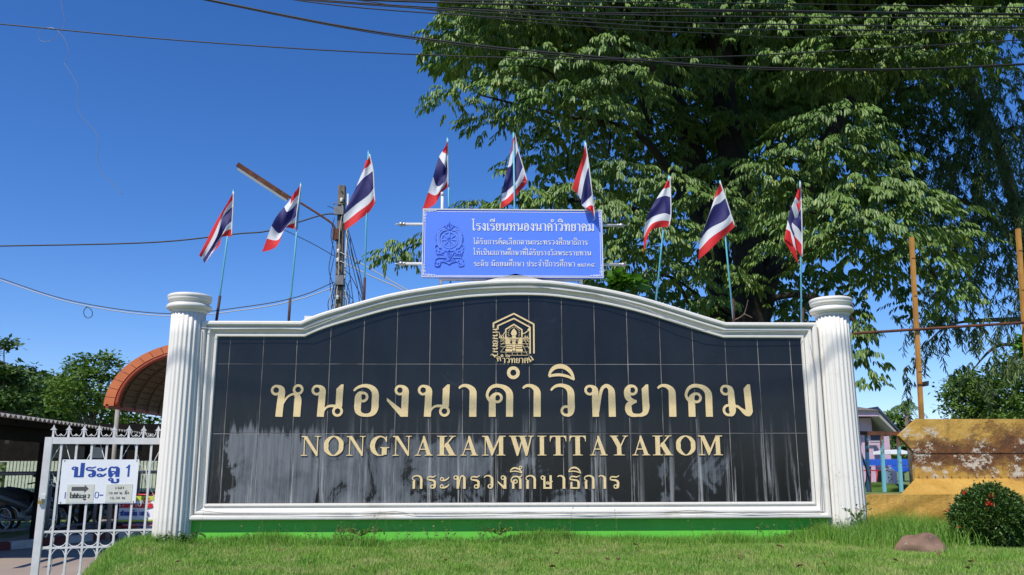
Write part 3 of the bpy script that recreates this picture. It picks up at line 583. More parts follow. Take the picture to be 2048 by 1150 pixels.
# tiles, each bevelled and a hair uneven
tb = MB(); tb.box((xl - .01, .0030, zb - .01), (xr + .01, .05, zt))
tb.prism([(archd[0][0], zt + .001)] + [(a, b + .01) for a, b in archd[1:-1]] + [(archd[-1][0], zt + .001)], .0030, .05)
tb.build('grout_bed', M['grout'], wall)
GAP = .0032; xj = sorted({round(TJ + k * .2975, 4) for k in range(-12, 12) if xl + .03 < TJ + k * .2975 < xr - .03}); cols = [xl] + xj + [xr]
def tile_poly(a, b, z0, z1f):
    n = 1 if z1f is None or not callable(z1f) else 4
    top = [(b + (a - b) * i / n, (z1f(b + (a - b) * i / n) if callable(z1f) else z1f)) for i in range(n + 1)]
    return [(a, z0), (b, z0)] + top
def add_tile(a, b, z0, z1):
    j = lambda s: random.uniform(-s, s)
    poly = tile_poly(a + GAP, b - GAP, z0 + GAP, z1); y = j(.0009)
    tl = MB(); c = [(sum(p[0] for p in poly) / len(poly)), (sum(p[1] for p in poly) / len(poly))]
    inner = [(p[0] + (c[0] - p[0]) * .012, p[1] + (c[1] - p[1]) * .008) for p in poly]
    n = len(poly); tx, tz = j(.0022), j(.0016)
    f = lambda p: y + (p[0] - c[0]) * tx + (p[1] - c[1]) * tz
    vs = [(p[0], f(p), p[1]) for p in inner] + [(p[0], f(p) + .0015, p[1]) for p in poly] + [(p[0], .011, p[1]) for p in poly]
    tl.add(vs, [tuple(range(n))] + [(i, i+n, (i+1)%n+n, (i+1)%n) for i in range(n)] + [(i+n, i+2*n, (i+1)%n+2*n, (i+1)%n+n) for i in range(n)])
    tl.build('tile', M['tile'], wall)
for a, b in zip(cols, cols[1:]):
    add_tile(a, b, zb, zj1 - GAP); add_tile(a, b, zj1, zj2 - GAP)
    if b <= archd[0][0] + .22 or a >= archd[-1][0] - .22:
        zc = zt - GAP
        add_tile(a, b, zj2, zc)
        if b > archd[0][0] + .01 and a < 0: add_tile(max(a, archd[0][0] + .02), b, zt, lambda x: ztop(x) + .004)
        if a < archd[-1][0] - .01 and a > 0: add_tile(a, min(b, archd[-1][0] - .02), zt, lambda x: ztop(x) + .004)
    else: add_tile(a, b, zj2, lambda x: ztop(x) + .004)
# frame: a stepped moulding swept round the panel with mitred corners
path = [(xl, zb), (xl, zt)] + archd + [(xr, zt), (xr, zb)]
def offset_path(path, u, closed=True):
    n = len(path); out = []
    for i, p in enumerate(path):
        a, c = path[(i-1) % n], path[(i+1) % n]
        d1 = Vector((p[0]-a[0], p[1]-a[1])).normalized(); d2 = Vector((c[0]-p[0], c[1]-p[1])).normalized()
        n1, n2 = Vector((-d1.y, d1.x)), Vector((-d2.y, d2.x)); m = (n1 + n2).normalized()
        k = 1 / max(.35, m.dot(n1)); out.append((p[0] + m.x*u*k, p[1] + m.y*u*k))
    return out
prof = [(-.001, .011), (0, -.012), (.004, -.022), (.017, -.024), (.021, -.020), (.0215, -.006), (.030, -.004), (.038, -.008), (.052, -.026), (.058, -.038), (.060, -.046), (.066, -.050), (.078, -.051), (.0825, -.047), (.083, -.034), (.092, -.034), (.0925, -.056), (.097, -.066), (.106, -.073), (.122, -.074), (.131, -.070), (.135, -.060), (.135, .24)]
def sweep(mb, path, prof, sub=1):
    """sweep closed; path oriented so that the left normal points outward"""
    rings = [offset_path(path, u) for u, v in prof]; n = len(path); b = len(mb.v)
    vs = [(x, prof[k][1], z) for k, rg in enumerate(rings) for x, z in rg]
    fs = [(k*n+i, k*n+(i+1)%n, (k+1)*n+(i+1)%n, (k+1)*n+i) for k in range(len(prof)-1) for i in range(n)]
    mb.add(vs, fs)
fr = MB(); sweep(fr, path, prof)
frame = fr.build('moulded_frame', M['wwhite'], wall)
outer = offset_path(path, .134)
bd = MB(); bd.prism(outer[::-1], .052, .26); bd.build('wall_core', M['wwhite'], wall)
bd = MB(); zo = outer[0][1]
bx = P(605, 633)[0], P(640, 633)[0]
bd.box((bx[0], .08, zt + .13), (bx[1] + .1, .22, P(620, 632, .08)[1])); bd.build('top_block', M['white'], wall)
# apex behind the blue sign
pk = MB(); ax = P(1031, 553)[0]; az = P(1031, 553)[1]
pk.prism([(ax - .42, az - .085), (ax + .42, az - .085), (ax + .13, az - .01), (ax, az + .02), (ax - .13, az - .01)], -.03, .2); pk.build('top_block', M['white'], wall)
gb = MB(); gb.box((outer[0][0] - .02, .004, -.35), (outer[-1][0] + .02, .22, zo + .002)); gb.build('plinth', M['green'], wall)
# fluted columns
CY = -.02
def flute(a, z):
    if z > 1.0e3: return 1
    k = (a * 24 / (2 * math.pi)) % 1.0
    d = abs(k - .5) * 2                                   # 0 mid flute .. 1 on the fillet
    return 1 - .055 * (1 - min(1, d / .76) ** 2.0) if d < .76 else 1.0
def column(cx, ztopc, zbase, rb, rt, rc):
    root = empty('fluted_column', (cx, CY, zbase), rz=0)
    c = MB(); hs = ztopc - .165 - zbase
    prof = [(rb, -.3)] + [(rb + (rt - rb) * (i / 10), hs * i / 10) for i in range(11)]
    c.lathe((cx, CY, zbase), prof, 24 * 10, mod=flute)
    sh = c.build('shaft', M['wwhite'], None)
    z0 = hs
    cap = [(rt * .99, z0 - .004), (rt * 1.035, z0 + .002), (rt * 1.05, z0 + .015), (rt * 1.02, z0 + .022)]
    for i in range(9):
        a = -math.pi / 2 + math.pi * i / 8; cap.append((rc * .865 + .030 * math.cos(a), z0 + .050 + .027 * math.sin(a)))
    cap += [(rc * .86, z0 + .080), (rc * .84, z0 + .086), (rc * .835, z0 + .094)]
    for i in range(5):
        a = -math.pi / 2 + math.pi / 2 * i / 4; cap.append((rc * .865 + .022 * math.cos(a), z0 + .118 + .022 * math.sin(a)))
    for i in range(7):
        a = -math.pi / 2 * .6 + math.pi * .8 * i / 6; cap.append((rc * .90 + .020 * math.cos(a), z0 + .142 + .020 * math.sin(a)))
    cap += [(rc * .86, z0 + .166), (.01, z0 + .168)]
    d = MB(); d.lathe((cx, CY, zbase), cap, 64); cp = d.build('capital', M['white'], None)
    return root, sh, cp
lc = P(359, 870, CY)[0]; rcx = P(1683, 870, CY)[0]
for cx, top in ((lc, P(376, 591, CY)[1]), (rcx, P(1668, 598, CY)[1])):
    root, sh, cp = column(cx, top, -.05, .160, .147, .190)
    bpy.data.objects.remove(root)
    for o, nm in ((sh, 'column'), (cp, 'capital')):
        o.name = nm
    sh.parent = wall; cp.parent = sh
# upright strips that fill the gap between frame and column
for xa, xb in ((lc + .12, outer[0][0] + .002), (outer[-1][0] - .002, rcx - .12)):
    s = MB(); s.box((xa, -.006, -.3), (xb, .20, zt + .125)); s.build('side_pier', M['wwhite'], wall)

# gold letters
def wtf(px0, py0, hpx, wpx=None, Yp=0.0):
    """glyph coordinates -> wall: px0 left edge, py0 baseline, hpx letter height in photo pixels"""
    a = at(px0, py0, Yp); b = at(px0 + hpx, py0, Yp); c = at(px0, py0 - hpx, Yp)
    sx = (b.x - a.x) * ((wpx or hpx) / hpx); sz = c.z - a.z
    return (lambda x, y, d: (a.x + x * sx, Yp - d, a.z + y * sz)), sx / sz
GM = [M['gold'], M['gold_edge']]
def gold(prims, px0, py0, h, w=None, depth=.008, wk=1.0, wmin=0.0):
    m = MB(); tf, asp = wtf(px0, py0, h, w); glyph(m, prims, tf, depth, wk, wmin, 6, 0, 0.0, asp)
    return m.build('letter', GM, wall)
for ch, x0 in (('ห', 539.4), ('น', 621.2), ('อ', 704.6), ('ง', 772.9), ('น', 835), ('า', 915.9), ('ค', 971.4), ('า', 1044.6), ('ว', 1100.6), ('ิ', 1101), ('ท', 1169.7), ('ย', 1249), ('า', 1315.8), ('ค', 1370.9), ('ม', 1442.7)):
    gold(G[ch], x0, 833.6, 65.6)
gold(G['ํ'], 1026.8 - 13.1, 833.6, 65.6)
for ch, a, b in (('N',601.8,640.5),('O',647.6,686.2),('N',692.7,730.7),('G',739.7,778.4),('N',785,823),('A',829.5,865.4),('K',873,912.9),('A',920.4,956.3),('M',963.8,1011),('W',1018,1067.7),('I',1074.8,1093),('T',1099.9,1132.8),('T',1139.2,1171.9),('A',1179.6,1215),('Y',1220.2,1256.7),('A',1264.3,1300),('K',1304.6,1346),('O',1353,1391),('M',1397,1445.4)):
    k = (a - 602) / 843; bl = 911.6 - 1.2 * k
    gold(LAT[ch], a, bl, 39.4, b - a)
for ch, a, b in (('ก',823.5,845.6),('ร',854,872),('ะ',879,899),('ท',907,931.6),('ร',941,959.5),('ว',967,987),('ง',995,1013),('ศ',1021,1044.7),('ก',1051,1072.6),('ษ',1081,1106),('า',1114.5,1131),('ธ',1138.6,1160.7),('ก',1168,1190),('า',1197,1212.7),('ร',1219.8,1238.7)):
    w = G[ch][-1]; gold(G[ch], a, 977.5, 27.5, (b - a) / w, .006, .85, .01)
gold(G['ึ'], 1021.5, 977.5, 27.5, 31, .006, .85, .01); gold(G['ิ'], 1139, 977.5, 27.5, 31, .006, .85, .01)

# emblem, drawn with strokes in the emblem's own pixel grid (8.846 grid units to a photo pixel)
em = MB()
EB = at(960, 740, 0); ES = (at(1100, 740, 0).x - EB.x) / 1238.0
def etf(x, y, d): return (EB.x + x * ES, -d, EB.z + (1150 - y) * ES)
eg = 0.0
def es(pts, w, smooth=False, d=.006):
    global eg; eg += .00012
    glyph(em, [('s' if smooth else 'l', *[(x, -y, w) for x, y in pts])], lambda x, y, dd: etf(x, -y, dd + eg), d, k=5)
def ep(poly, d=.006):
    global eg; eg += .00012
    glyph(em, [('p', *[(x, -y) for x, y in poly])], lambda x, y, dd: etf(x, -y, dd + eg), d)
def joined(pts, w):
    for i in range(len(pts) - 1): es([pts[i], pts[i+1]], w)
    for p in pts[1:-1]: ep([(p[0] + w/2*math.cos(a), p[1] + w/2*math.sin(a)) for a in [k*math.pi/4 for k in range(8)]])
joined([(235, 395), (235, 315), (600, 140), (955, 330), (955, 855)], 28)
joined([(315, 430), (315, 360), (600, 228), (887, 385), (887, 860)], 26)
joined([(455, 600), (455, 425), (600, 335), (742, 430), (742, 560)], 24)
ep([(887, 375), (840, 430), (865, 460), (900, 470)]); joined([(850, 450), (800, 490), (740, 510)], 16)
ep([(600, 405), (640, 455), (655, 500), (630, 540), (570, 540), (545, 500), (560, 455)])
ep([(565, 545), (635, 545), (625, 735), (575, 735)]); ep([(582, 745), (618, 745), (628, 790), (600, 820), (572, 790)])
for i in range(15):
    a = math.radians(-205 + i * 16.5); es([(600 + 88*math.cos(a), 495 + 100*math.sin(a)), (600 + 112*math.cos(a), 495 + 122*math.sin(a))], 9)
ep([(450, 570), (480, 560), (530, 620), (530, 660), (545, 690), (450, 690)]); ep([(750, 570), (715, 570), (672, 640), (672, 690), (750, 690)])
for y0, y1, xa in ((700, 725, 455), (742, 765, 462), (778, 822, 450)):
    ep([(xa, y0), (570, y0), (570, y1), (xa, y1)]); ep([(632, y0), (1205 - xa, y0), (1205 - xa, y1), (632, y1)])
for y in (582, 600, 635, 685, 740, 833, 890): es([(360 if y < 890 else 455, y), (872 if y < 833 else 838, y)], 7 if y > 600 else 12)
for a, b in (((425, 605), (360, 650)), ((445, 640), (365, 715)), ((470, 700), (362, 832)), ((465, 833), (450, 890)), ((545, 600), (530, 640)), ((570, 833), (570, 890)), ((655, 833), (663, 890)), ((730, 833), (742, 890)), ((755, 700), (838, 885)), ((780, 600), (872, 780)), ((820, 600), (872, 660))): es([a, b], 6)
for x in (345, 380, 415, 800, 835): ep([(x - 14, 582), (x, 535 if x % 2 else 520), (x + 14, 582)])
es([(330, 470), (362, 560)], 12); es([(445, 470), (395, 545)], 12)
# words round the emblem: two written up the left side, the rest along the foot
def rot_word(chars, x0, y0, ang, h, gap=10, wk=.8):
    ca, sa = math.cos(ang), math.sin(ang); x = 0
    global eg
    for ch in chars:
        if ch in COMB:
            xx = x - gap - h * .74
        else: xx = x
        eg += .00012
        glyph(em, G[ch], lambda u, v, d: etf(x0 + (xx + u*h) * ca + v*h * sa, y0 + (xx + u*h) * sa - v*h * ca, d + eg), .006, wk, .02, 3)
        if ch not in COMB: x += G[ch][-1] * h + gap
rot_word('หนอ', 222, 400, math.pi / 2, 96, 14); rot_word('งนา', 222, 672, math.pi / 2, 96, 10)
rot_word('า', 240, 955, math.radians(-42), 90); rot_word('ค', 300, 1005, math.radians(-8), 88)
rot_word('าวิทยาค', 395, 1030, 0, 92, 10); rot_word('ม', 880, 1025, math.radians(-35), 95)
glyph(em, [('o', 0, 0, 17, 14)], lambda x, y, d: etf(388 + x, 900 - y, d + .004), .006)
em.build('emblem', GM, wall)

# weathered wires stapled along the frame
wr = MB()
def frame_line(pts, r=.0035, y=-.082): wr.tube([(P(a, b, y)[0], y, P(a, b, y)[1]) for a, b in pts], r, 5)
frame_line([(402, 655), (430, 658), (560, 657), (612, 659), (640, 649), (700, 625), (770, 604), (850, 590), (920, 580), (985, 574), (1060, 572), (1100, 577)])
frame_line([(1100, 577), (1140, 582), (1190, 588), (1230, 600), (1290, 617), (1340, 640), (1400, 660), (1450, 664), (1600, 662)])
frame_line([(400, 1021), (450, 1026), (560, 1027), (700, 1030), (790, 1022), (835, 1030), (960, 1028), (1050, 1024), (1180, 1030), (1320, 1025), (1380, 1020), (1500, 1028), (1640, 1023)])
frame_line([(1617, 680), (1630, 740), (1634, 860), (1640, 960), (1642, 1020)]); frame_line([(404, 660), (398, 760), (394, 900), (386, 1010)])
wr.build('loose_wire', M['wire_pale'], wall)

# ================================================================ BLUE SIGN ON TOP
SY = -.03
bs = empty('blue_sign', tuple(at(1025, 556, SY)), 'blue rectangular notice board with white Thai lettering and wheel emblem standing on the arch', 'sign')
def S(px, py, y=SY): return P(px, py, y)
x0, x1 = S(844.5, 486)[0], S(1205.5, 486)[0]; z0, z1 = (S(1025, 555)[1]), S(1025, 418.5)[1]
sw, shh = x1 - x0, z1 - z0
def stf(u, v, d): return (x0 + u, SY - d, z0 + v)
b = MB(); b.box((x0, SY, z0), (x1, SY + .05, z1)); b.build('panel', M['sign_blue'], bs)
b = MB(); fw = .012
for lo, hi in (((0, 0), (sw, fw * .6)), ((0, shh - fw), (sw, shh)), ((0, fw * .6), (fw * .8, shh - fw)), ((sw - fw * .8, fw * .6), (sw, shh - fw))):
    b.box((x0 + lo[0], SY - .006, z0 + lo[1]), (x0 + hi[0], SY - .0005, z0 + hi[1]))
b.build('rim', M['pipe_white'], bs)
b = MB(); i0 = .028
for k, (a, c) in enumerate((((i0 + .10, i0 * .55), (sw - i0 - .10, i0 * .55)), ((i0 + .10, shh - i0), (sw - i0 - .10, shh - i0)), ((i0 * .8, .13), (i0 * .8, shh - .13)), ((sw - i0 * .8, .13), (sw - i0 * .8, shh - .13)))):
    glyph(b, [('l', (a[0], a[1], .0045), (c[0], c[1], .0045))], stf, .0015 + k * .0002)
def curl(mb, cx, cz, r, a0, turns, w, d=.002):
    pts = []
    for i in range(15):
        t = i / 14; a = a0 + turns * 2 * math.pi * t; rr = r * (1 - .72 * t); pts.append((cx + rr * math.cos(a), cz + rr * math.sin(a), w * (1 - .5 * t)))
    glyph(mb, [('s', *pts)], stf, d, k=2)
for sx in (0, 1):
    for sz in (0, 1):
        fx = lambda u: u if not sx else sw - u
        fz = lambda v: v if not sz else shh - v
        f2 = lambda u, v: (fx(u), fz(v))
        for (u, v, r, a0, tn) in ((.030, .028, .016, 2.2, 1.1), (.062, .024, .012, 3.0, 1.2), (.090, .022, .009, 2.6, 1.1), (.118, .020, .007, 2.2, 1), (.026, .060, .012, 2.0, 1.2), (.024, .090, .009, 1.6, 1.1), (.022, .118, .007, 1.2, 1)):
            pts = []
            for i in range(13):
                t = i / 12; a = a0 + tn * 2 * math.pi * t; rr = r * (1 - .7 * t)
                p = f2(u + rr * math.cos(a), v + rr * math.sin(a)); pts.append((*p, .0055 * (1 - .4 * t)))
            if sx ^ sz: pts = pts
            glyph(b, [('s', *pts)], stf, .002 + u * .004, k=2)
        p, q2 = f2(.020, .125), f2(.125, .020); c = f2(.018, .018)
        glyph(b, [('l', (*p, .004), (*c, .004)), ('l', (*c, .004), (*q2, .004))], stf, .003)
b.build('border', [M['sign_white'], M['sign_white']], bs)
def up(px, py): a = S(px, py); return a[0] - x0, a[1] - z0
LW = [M['sign_white'], M['ink_grey']]
for txt, pa, pb, py, hp, wk, wmin in (('โรงเรียนหนองนาคำวิทยาคม', 945, 1188, 461.5, 15.5, .50, .05), ('ได้รับการคัดเลือกตามกระทรวงศึกษาธิการ', 947.5, 1175, 488.8, 8.8, .34, .075), ('ให้เป็นสถานศึกษาที่ได้รับรางวัลพระราชทาน', 947.5, 1182, 510.2, 8.8, .34, .075), ('ระดับ มัธยมศึกษา ประจำปีการศึกษา ๒๕๓๔', 947.5, 1190, 532.5, 8.8, .34, .075)):
    m = MB(); (ua, va), (ub, _) = up(pa, py), up(pb, py); h = up(pa, py - hp)[1] - va
    text_line(m, txt, stf, ua, ub, va, h, .003, wk, wmin)
    m.build('text_line', LW, bs)
# embossed wheel emblem: lighter and darker blues paint in the relief's light and shade
e2 = MB(); ex, ez = up(840, 545); eu = (up(950, 545)[0] - ex) / 1100.0
ecount = [0.0]
def e2t(x, y, d): return stf(ex + x * eu, ez + (1150 - y) * eu, d)
def q(pts, w, smooth=True, mi=0, d=.004):
    ecount[0] += .00008
    glyph(e2, [('s' if smooth else 'l', *[(x, -y, w) for x, y in pts])], lambda x, y, dd: e2t(x, -y, dd + ecount[0]), d, k=3, mi=mi)
def circ(cx, cy, r, w, mi=0): q([(cx + r * math.cos(-a * math.pi / 8), cy + r * math.sin(-a * math.pi / 8)) for a in range(17)], w, True, mi)
circ(577, 470, 166, 26, 0); circ(577, 470, 146, 8, 1); circ(577, 470, 26, 12, 1); circ(577, 470, 50, 10, 0)
for k in range(8):
    a = k * math.pi / 4 + .0; q([(577 + 50*math.cos(a), 470 + 50*math.sin(a)), (577 + 146*math.cos(a), 470 + 146*math.sin(a))], 30, False, 0)
    q([(577 + 58*math.cos(a + .16), 470 + 58*math.sin(a + .16)), (577 + 142*math.cos(a + .11), 470 + 142*math.sin(a + .11))], 6, False, 1)
for s in (1, -1):
    mx = lambda x: 577 + s * (x - 577)
    mp = lambda L: [(mx(x), y) for x, y in L]
    q(mp([(625, 265), (700, 280), (765, 340), (785, 420), (775, 520), (735, 620), (690, 680), (700, 740)]), 26)
    q(mp([(640, 215), (735, 225), (805, 290), (850, 400), (845, 500), (800, 600), (780, 650)]), 9, True, 1)
    q(mp([(660, 240), (740, 255), (800, 330), (820, 430), (805, 540), (760, 640)]), 34)
    for i in range(9):
        a = math.radians(-58 + i * 13); cx, cy = 577 + 262*math.cos(a), 450 + 262*math.sin(a); q(mp([(cx - 16, cy + 14), (cx + 10, cy + 4), (cx + 12, cy - 18)]), 10, True, i % 2)
    q(mp([(770, 640), (840, 560), (865, 640), (835, 680), (862, 700), (820, 750), (750, 745), (760, 700), (800, 705)]), 13, True, 0)
    q(mp([(800, 575), (855, 600), (850, 640)]), 7, True, 1); q(mp([(715, 680), (690, 700), (735, 755)]), 14)
    q(mp([(715, 768), (845, 768), (815, 828), (650, 822), (715, 768)]), 10, False, 0); q(mp([(700, 800), (830, 800)]), 6, False, 1); q(mp([(650, 830), (815, 834)]), 7, False, 1)
    q(mp([(640, 845), (800, 842), (862, 880), (850, 925), (870, 980), (830, 1015), (775, 1000), (765, 960), (800, 940), (810, 975)]), 15)
    q(mp([(862, 890), (850, 935), (876, 990), (830, 1022), (765, 1010), (745, 930), (700, 915)]), 7, True, 1)
    q(mp([(577, 975), (620, 940), (700, 915), (750, 925), (770, 880)]), 13); q(mp([(577, 985), (625, 950), (700, 925)]), 7, True, 1)
    q(mp([(577, 890), (640, 895), (700, 880)]), 6, True, 1)
    q(mp([(577, 90), (600, 140), (640, 165), (625, 220), (577, 260)]), 13); q(mp([(577, 80), (605, 130), (650, 160)]), 6, True, 1)
    q(mp([(577, 150), (598, 185), (577, 235)]), 8); q(mp([(640, 190), (690, 165), (700, 215), (735, 190)]), 9)
    q(mp([(577, 650), (610, 700), (680, 690), (650, 770), (577, 890)]), 10); q(mp([(577, 690), (620, 760), (577, 850)]), 7, True, 1); q(mp([(577, 730), (600, 780), (577, 820)]), 6)
e2.build('emblem', [M['sign_relief_light'], M['sign_relief_shade'], M['sign_relief_shade']], bs)
# supports and side rails with turned finials
for px in (881.5, 1163.5):
    a, c = S(px, 578, .02), S(px, 385 if px < 1000 else 540, .03); t = MB()
    t.tube([(a[0], .045, a[1]), (a[0], .045, c[1])], .0135, 12)
    if px < 1000: t.lathe((a[0], .045, c[1]), [(.016, -.03), (.016, .002), (.012, .008), (.002, .010)], 12)
    t.lathe((a[0], .045, a[1] + .03), [(.024, -.03), (.024, 0), (.014, .02)], 12)
    t.build('post', M['pipe_white'], bs)
b = MB(); b.box((S(881, 560)[0] - .02, .03, S(1000, 561, .03)[1]), (S(1163, 560)[0] + .02, .06, S(1000, 557, .03)[1])); b.build('bottom_rail', M['pipe_white'], bs)
def finial(xs_, ysgn, z, y):
    f = MB(); pr = [(0, .013), (.004, .019), (.016, .019), (.020, .015), (.026, .019), (.038, .023), (.050, .022), (.062, .012), (.085, .004), (.100, .0008)]
    n = 14; vs = []
    for u, r in pr:
        for k in range(n): a = 2*math.pi*k/n; vs.append((xs_ + ysgn*u, y + r*math.cos(a), z + r*math.sin(a)))
    fs = [(i*n+k, i*n+(k+1)%n, (i+1)*n+(k+1)%n, (i+1)*n+k) for i in range(len(pr)-1) for k in range(n)]
    if ysgn > 0: fs = [t[::-1] for t in fs]
    f.add(vs, [t[::-1] for t in fs], 0, True); return f
for py in (448.5, 527.5):
    zA = S(840, py, .065)[1]; xa, xb = S(811, py, .065)[0], S(1234 + (4 if py > 500 else 0), py, .065)[0]
    r = MB(); r.tube([(xa, .065, zA), (xb, .065, zA)], .014, 12); o = r.build('rail', M['pipe_white'], bs)
    finial(xa, -1, zA, .065).build('finial', M['finial'], o); finial(xb, 1, zA, .065).build('finial', M['finial'], o)

# ================================================================ FLAGS
def crom(p, t):
    """smooth curve through the four control values p at t in 0..1"""
    x = min(t * 3, 2.9999); i = int(x); t = x - i
    b, c = p[i], p[i + 1]; a = p[i - 1] if i else b * 2 - c; d = p[i + 2] if i < 2 else c * 2 - b
    return (b * 2 + (c - a) * t + (a * 2 - b * 5 + c * 4 - d) * t * t + (b * 3 - a - c * 3 + d) * t ** 3) * .5
def make_flag(grid, Y0, pole, socket, label, fold=.03, ph=0.0, Yp=.14):
    """grid: four rows from hoist to fly, each with the top edge, both edges of the blue band and the bottom edge (photo pixels)"""
    p0, p1 = at(*pole[0], Yp), at(*pole[1], Yp)
    root = empty('flag', tuple(p1), label, 'flag', 'Thai flags along the top of the sign wall')
    dep = [[0, 0, 0, 0], [-.9, .5, -.7, .6], [.5, -.9, .6, -.8], [-.3, .8, -.7, .5]]
    C = [[at(*grid[r][c], Y0 + dep[r][c] * fold) for c in range(4)] for r in range(4)]
    nu, nv = 36, 36; vs = []
    for i in range(nu + 1):
        u = i / nu; row = [crom([C[r][c] for r in range(4)], u) for c in range(4)]
        for j in range(nv + 1):
            v = j / nv; p = crom(row, v); k = min(1, u * 3)
            w = math.sin(u * 7 + v * 5 + ph) * .55 + math.sin(v * 13 - u * 4 + ph * 2) * .35 + math.sin(u * 15 + v * 9 + ph * 3) * .22
            vs.append(p + Vector((math.sin(v * 8 + u * 6 + ph) * .0045 * k, w * fold * .42 * k, math.sin(u * 9 + ph + v * 3) * .003 * k)))
    me = MB(); fs = []; mi = []
    bands = [(0, .1667, 0), (.1667, .3333, 1), (.3333, .6667, 2), (.6667, .8333, 1), (.8333, 1.01, 0)]
    for i in range(nu):
        for j in range(nv):
            a = i*(nv+1)+j; fs.append((a, a+1, a+nv+2, a+nv+1)); vm = (j+.5)/nv
            mi.append([m for lo, hi, m in bands if lo <= vm < hi][0])
    me.add(vs, fs, 0, True); me.m = mi
    o = me.build('cloth', [M['f_red'], M['f_white'], M['f_blue']], root)
    sl_ = MB(); sl_.tube([vs[j] for j in range(0, nv + 1, 3)], .006, 6); sl_.build('sleeve', M['f_white'], root)
    t = MB(); t.tube([p0, p1], .0085, 8); t.lathe(tuple(p0), [(.0095, 0), (.0085, .006), (.002, .010)], 8); t.build('pole', M['pole_blue'], root)
    tie = MB(); hb = Vector(vs[nv]); q_ = p0 + (p1 - p0).normalized() * ((p0.z - hb.z) / -(p1 - p0).normalized().z)
    tie.tube([hb, hb.lerp(q_, .6) + Vector((0, 0, .004)), q_ + Vector((0, -.009, 0)), q_ + Vector((.01, -.008, -.02)), q_ + Vector((.006, -.01, -.045))], .0016, 4); tie.build('tie_string', M['f_white'], root)
    if socket:
        a, b_ = at(socket[0][0], socket[0][1], Yp), at(socket[1][0], socket[1][1], Yp)
        t = MB(); t.tube([a, b_ - (a - b_).normalized() * .05], .0125, 10); t.build('socket_pipe', M['rust_pipe'], root)
    return root
def cv(rows, ox, oy, k): return [[(ox + x / k, oy + y / k) for x, y in r] for r in rows]
A_ = (380, 250, 2.874); B_2 = (820, 250, 4.655); C_ = (1250, 330, 3.485)
FL = [
 (cv([[(250,383),(248,465),(243,550),(240,640)], [(214,445),(200,520),(200,592),(186,642)], [(150,568),(150,640),(158,668),(172,690)], [(50,748),(72,772),(92,792),(110,752)]], *A_), .12, ((467,381),(434,636)), ((440,592),(433,640)), 'leftmost Thai flag, drooping left beside the left column cap', .034, .4),
 (cv([[(636,340),(624,440),(612,520),(605,597)], [(606,380),(600,470),(572,560),(545,596)], [(596,410),(556,500),(520,620),(500,695)], [(604,372),(545,470),(468,580),(412,732)]], *A_), .12, ((602,367),(578,640)), ((580.5,596),(577.5,641)), 'second Thai flag from the left, bunched below the street lamp arm', .040, 1.4),
 (cv([[(1032,168),(1053,262),(1058,360),(1064,450)], [(1024,190),(1026,285),(1030,395),(1022,508)], [(1016,205),(990,310),(958,455),(955,562)], [(1010,215),(955,350),(888,515),(886,604)]], *A_), .12, ((737,303),(728,600)), ((729.5,556),(728,601)), 'Thai flag spread wide in front of the concrete power pole', .020, .2),
 (cv([[(350,135),(352,300),(354,440),(355,572)], [(344,170),(330,395),(312,540),(292,640)], [(340,172),(312,365),(255,570),(225,735)], [(322,195),(276,300),(212,480),(112,800)]], *B_2), .13, ((895,276),(901,566)), None, 'Thai flag left of the white post above the blue sign', .036, 2.0),
 (cv([[(972,78),(1006,230),(1052,385),(1094,532)], [(966,110),(975,320),(990,520),(1040,600)], [(958,140),(935,380),(912,610),(935,720)], [(950,160),(910,390),(858,640),(836,778)]], *B_2), .15, ((1027,266),(1031,560)), None, 'Thai flag above the middle of the blue sign, wrapped on both sides of its pole', .032, .9),
 (cv([[(1634,165),(1666,380),(1696,640),(1722,872)], [(1606,290),(1648,440),(1680,660),(1708,830)], [(1566,430),(1612,560),(1650,700),(1690,800)], [(1508,590),(1590,690),(1600,745),(1668,805)]], *B_2), -.10, ((1170,283),(1174,560)), None, 'Thai flag hanging over the top right corner of the blue sign', .026, .6),
 (cv([[(313,80),(319,225),(320,350),(306,430)], [(302,105),(286,215),(268,335),(236,436)], [(296,112),(250,222),(196,362),(165,480)], [(286,128),(220,232),(142,400),(124,615)]], *C_), .10, ((1338,352),(1312,600)), None, 'Thai flag on the pole leaning right just right of the blue sign', .022, .6),
 (cv([[(662,115),(702,230),(736,338),(766,428)], [(654,150),(664,262),(690,388),(702,490)], [(640,185),(606,300),(584,450),(600,580)], [(618,235),(560,420),(522,525),(508,662)]], *C_), .10, ((1440,362),(1467,645)), ((1466,598),(1467.5,646)), 'Thai flag on the pole leaning left before the dark tree trunk', .026, 1.1),
 (cv([[(1221,120),(1230,300),(1234,480),(1236,640)], [(1214,165),(1208,330),(1200,430),(1190,585)], [(1204,178),(1164,285),(1132,385),(1108,520)], [(1222,250),(1196,420),(1178,520),(1216,692)]], *C_), .10, ((1600,363),(1603,646)), ((1606,616),(1606,646)), 'rightmost Thai flag, hanging almost closed beside the right column', .040, 2.6),
]
for g_, Y0, pole, sock, lab, fold, ph in FL: make_flag(g_, Y0, pole, sock, lab, fold, ph)
# ================================================================ RIGHT SIDE: GOLD PLINTH WALL, RAILING, POLES
GY = .10
gw = empty('plinth_wall', tuple(at(1890, 1055, GY)), 'gold painted stepped plinth wall with rust patches and peeling cream paint', 'wall')
g = lambda px, py, y=GY: P(px, py, y)
XR = 5.6
zt_, zm1, zsl, zb_ = g(1900, 838)[1], g(1900, 905)[1], g(1900, 957)[1], g(1900, 988)[1]
lp = [g(1831, 957), g(1829, 909), g(1798, 871), g(1834, 838)]
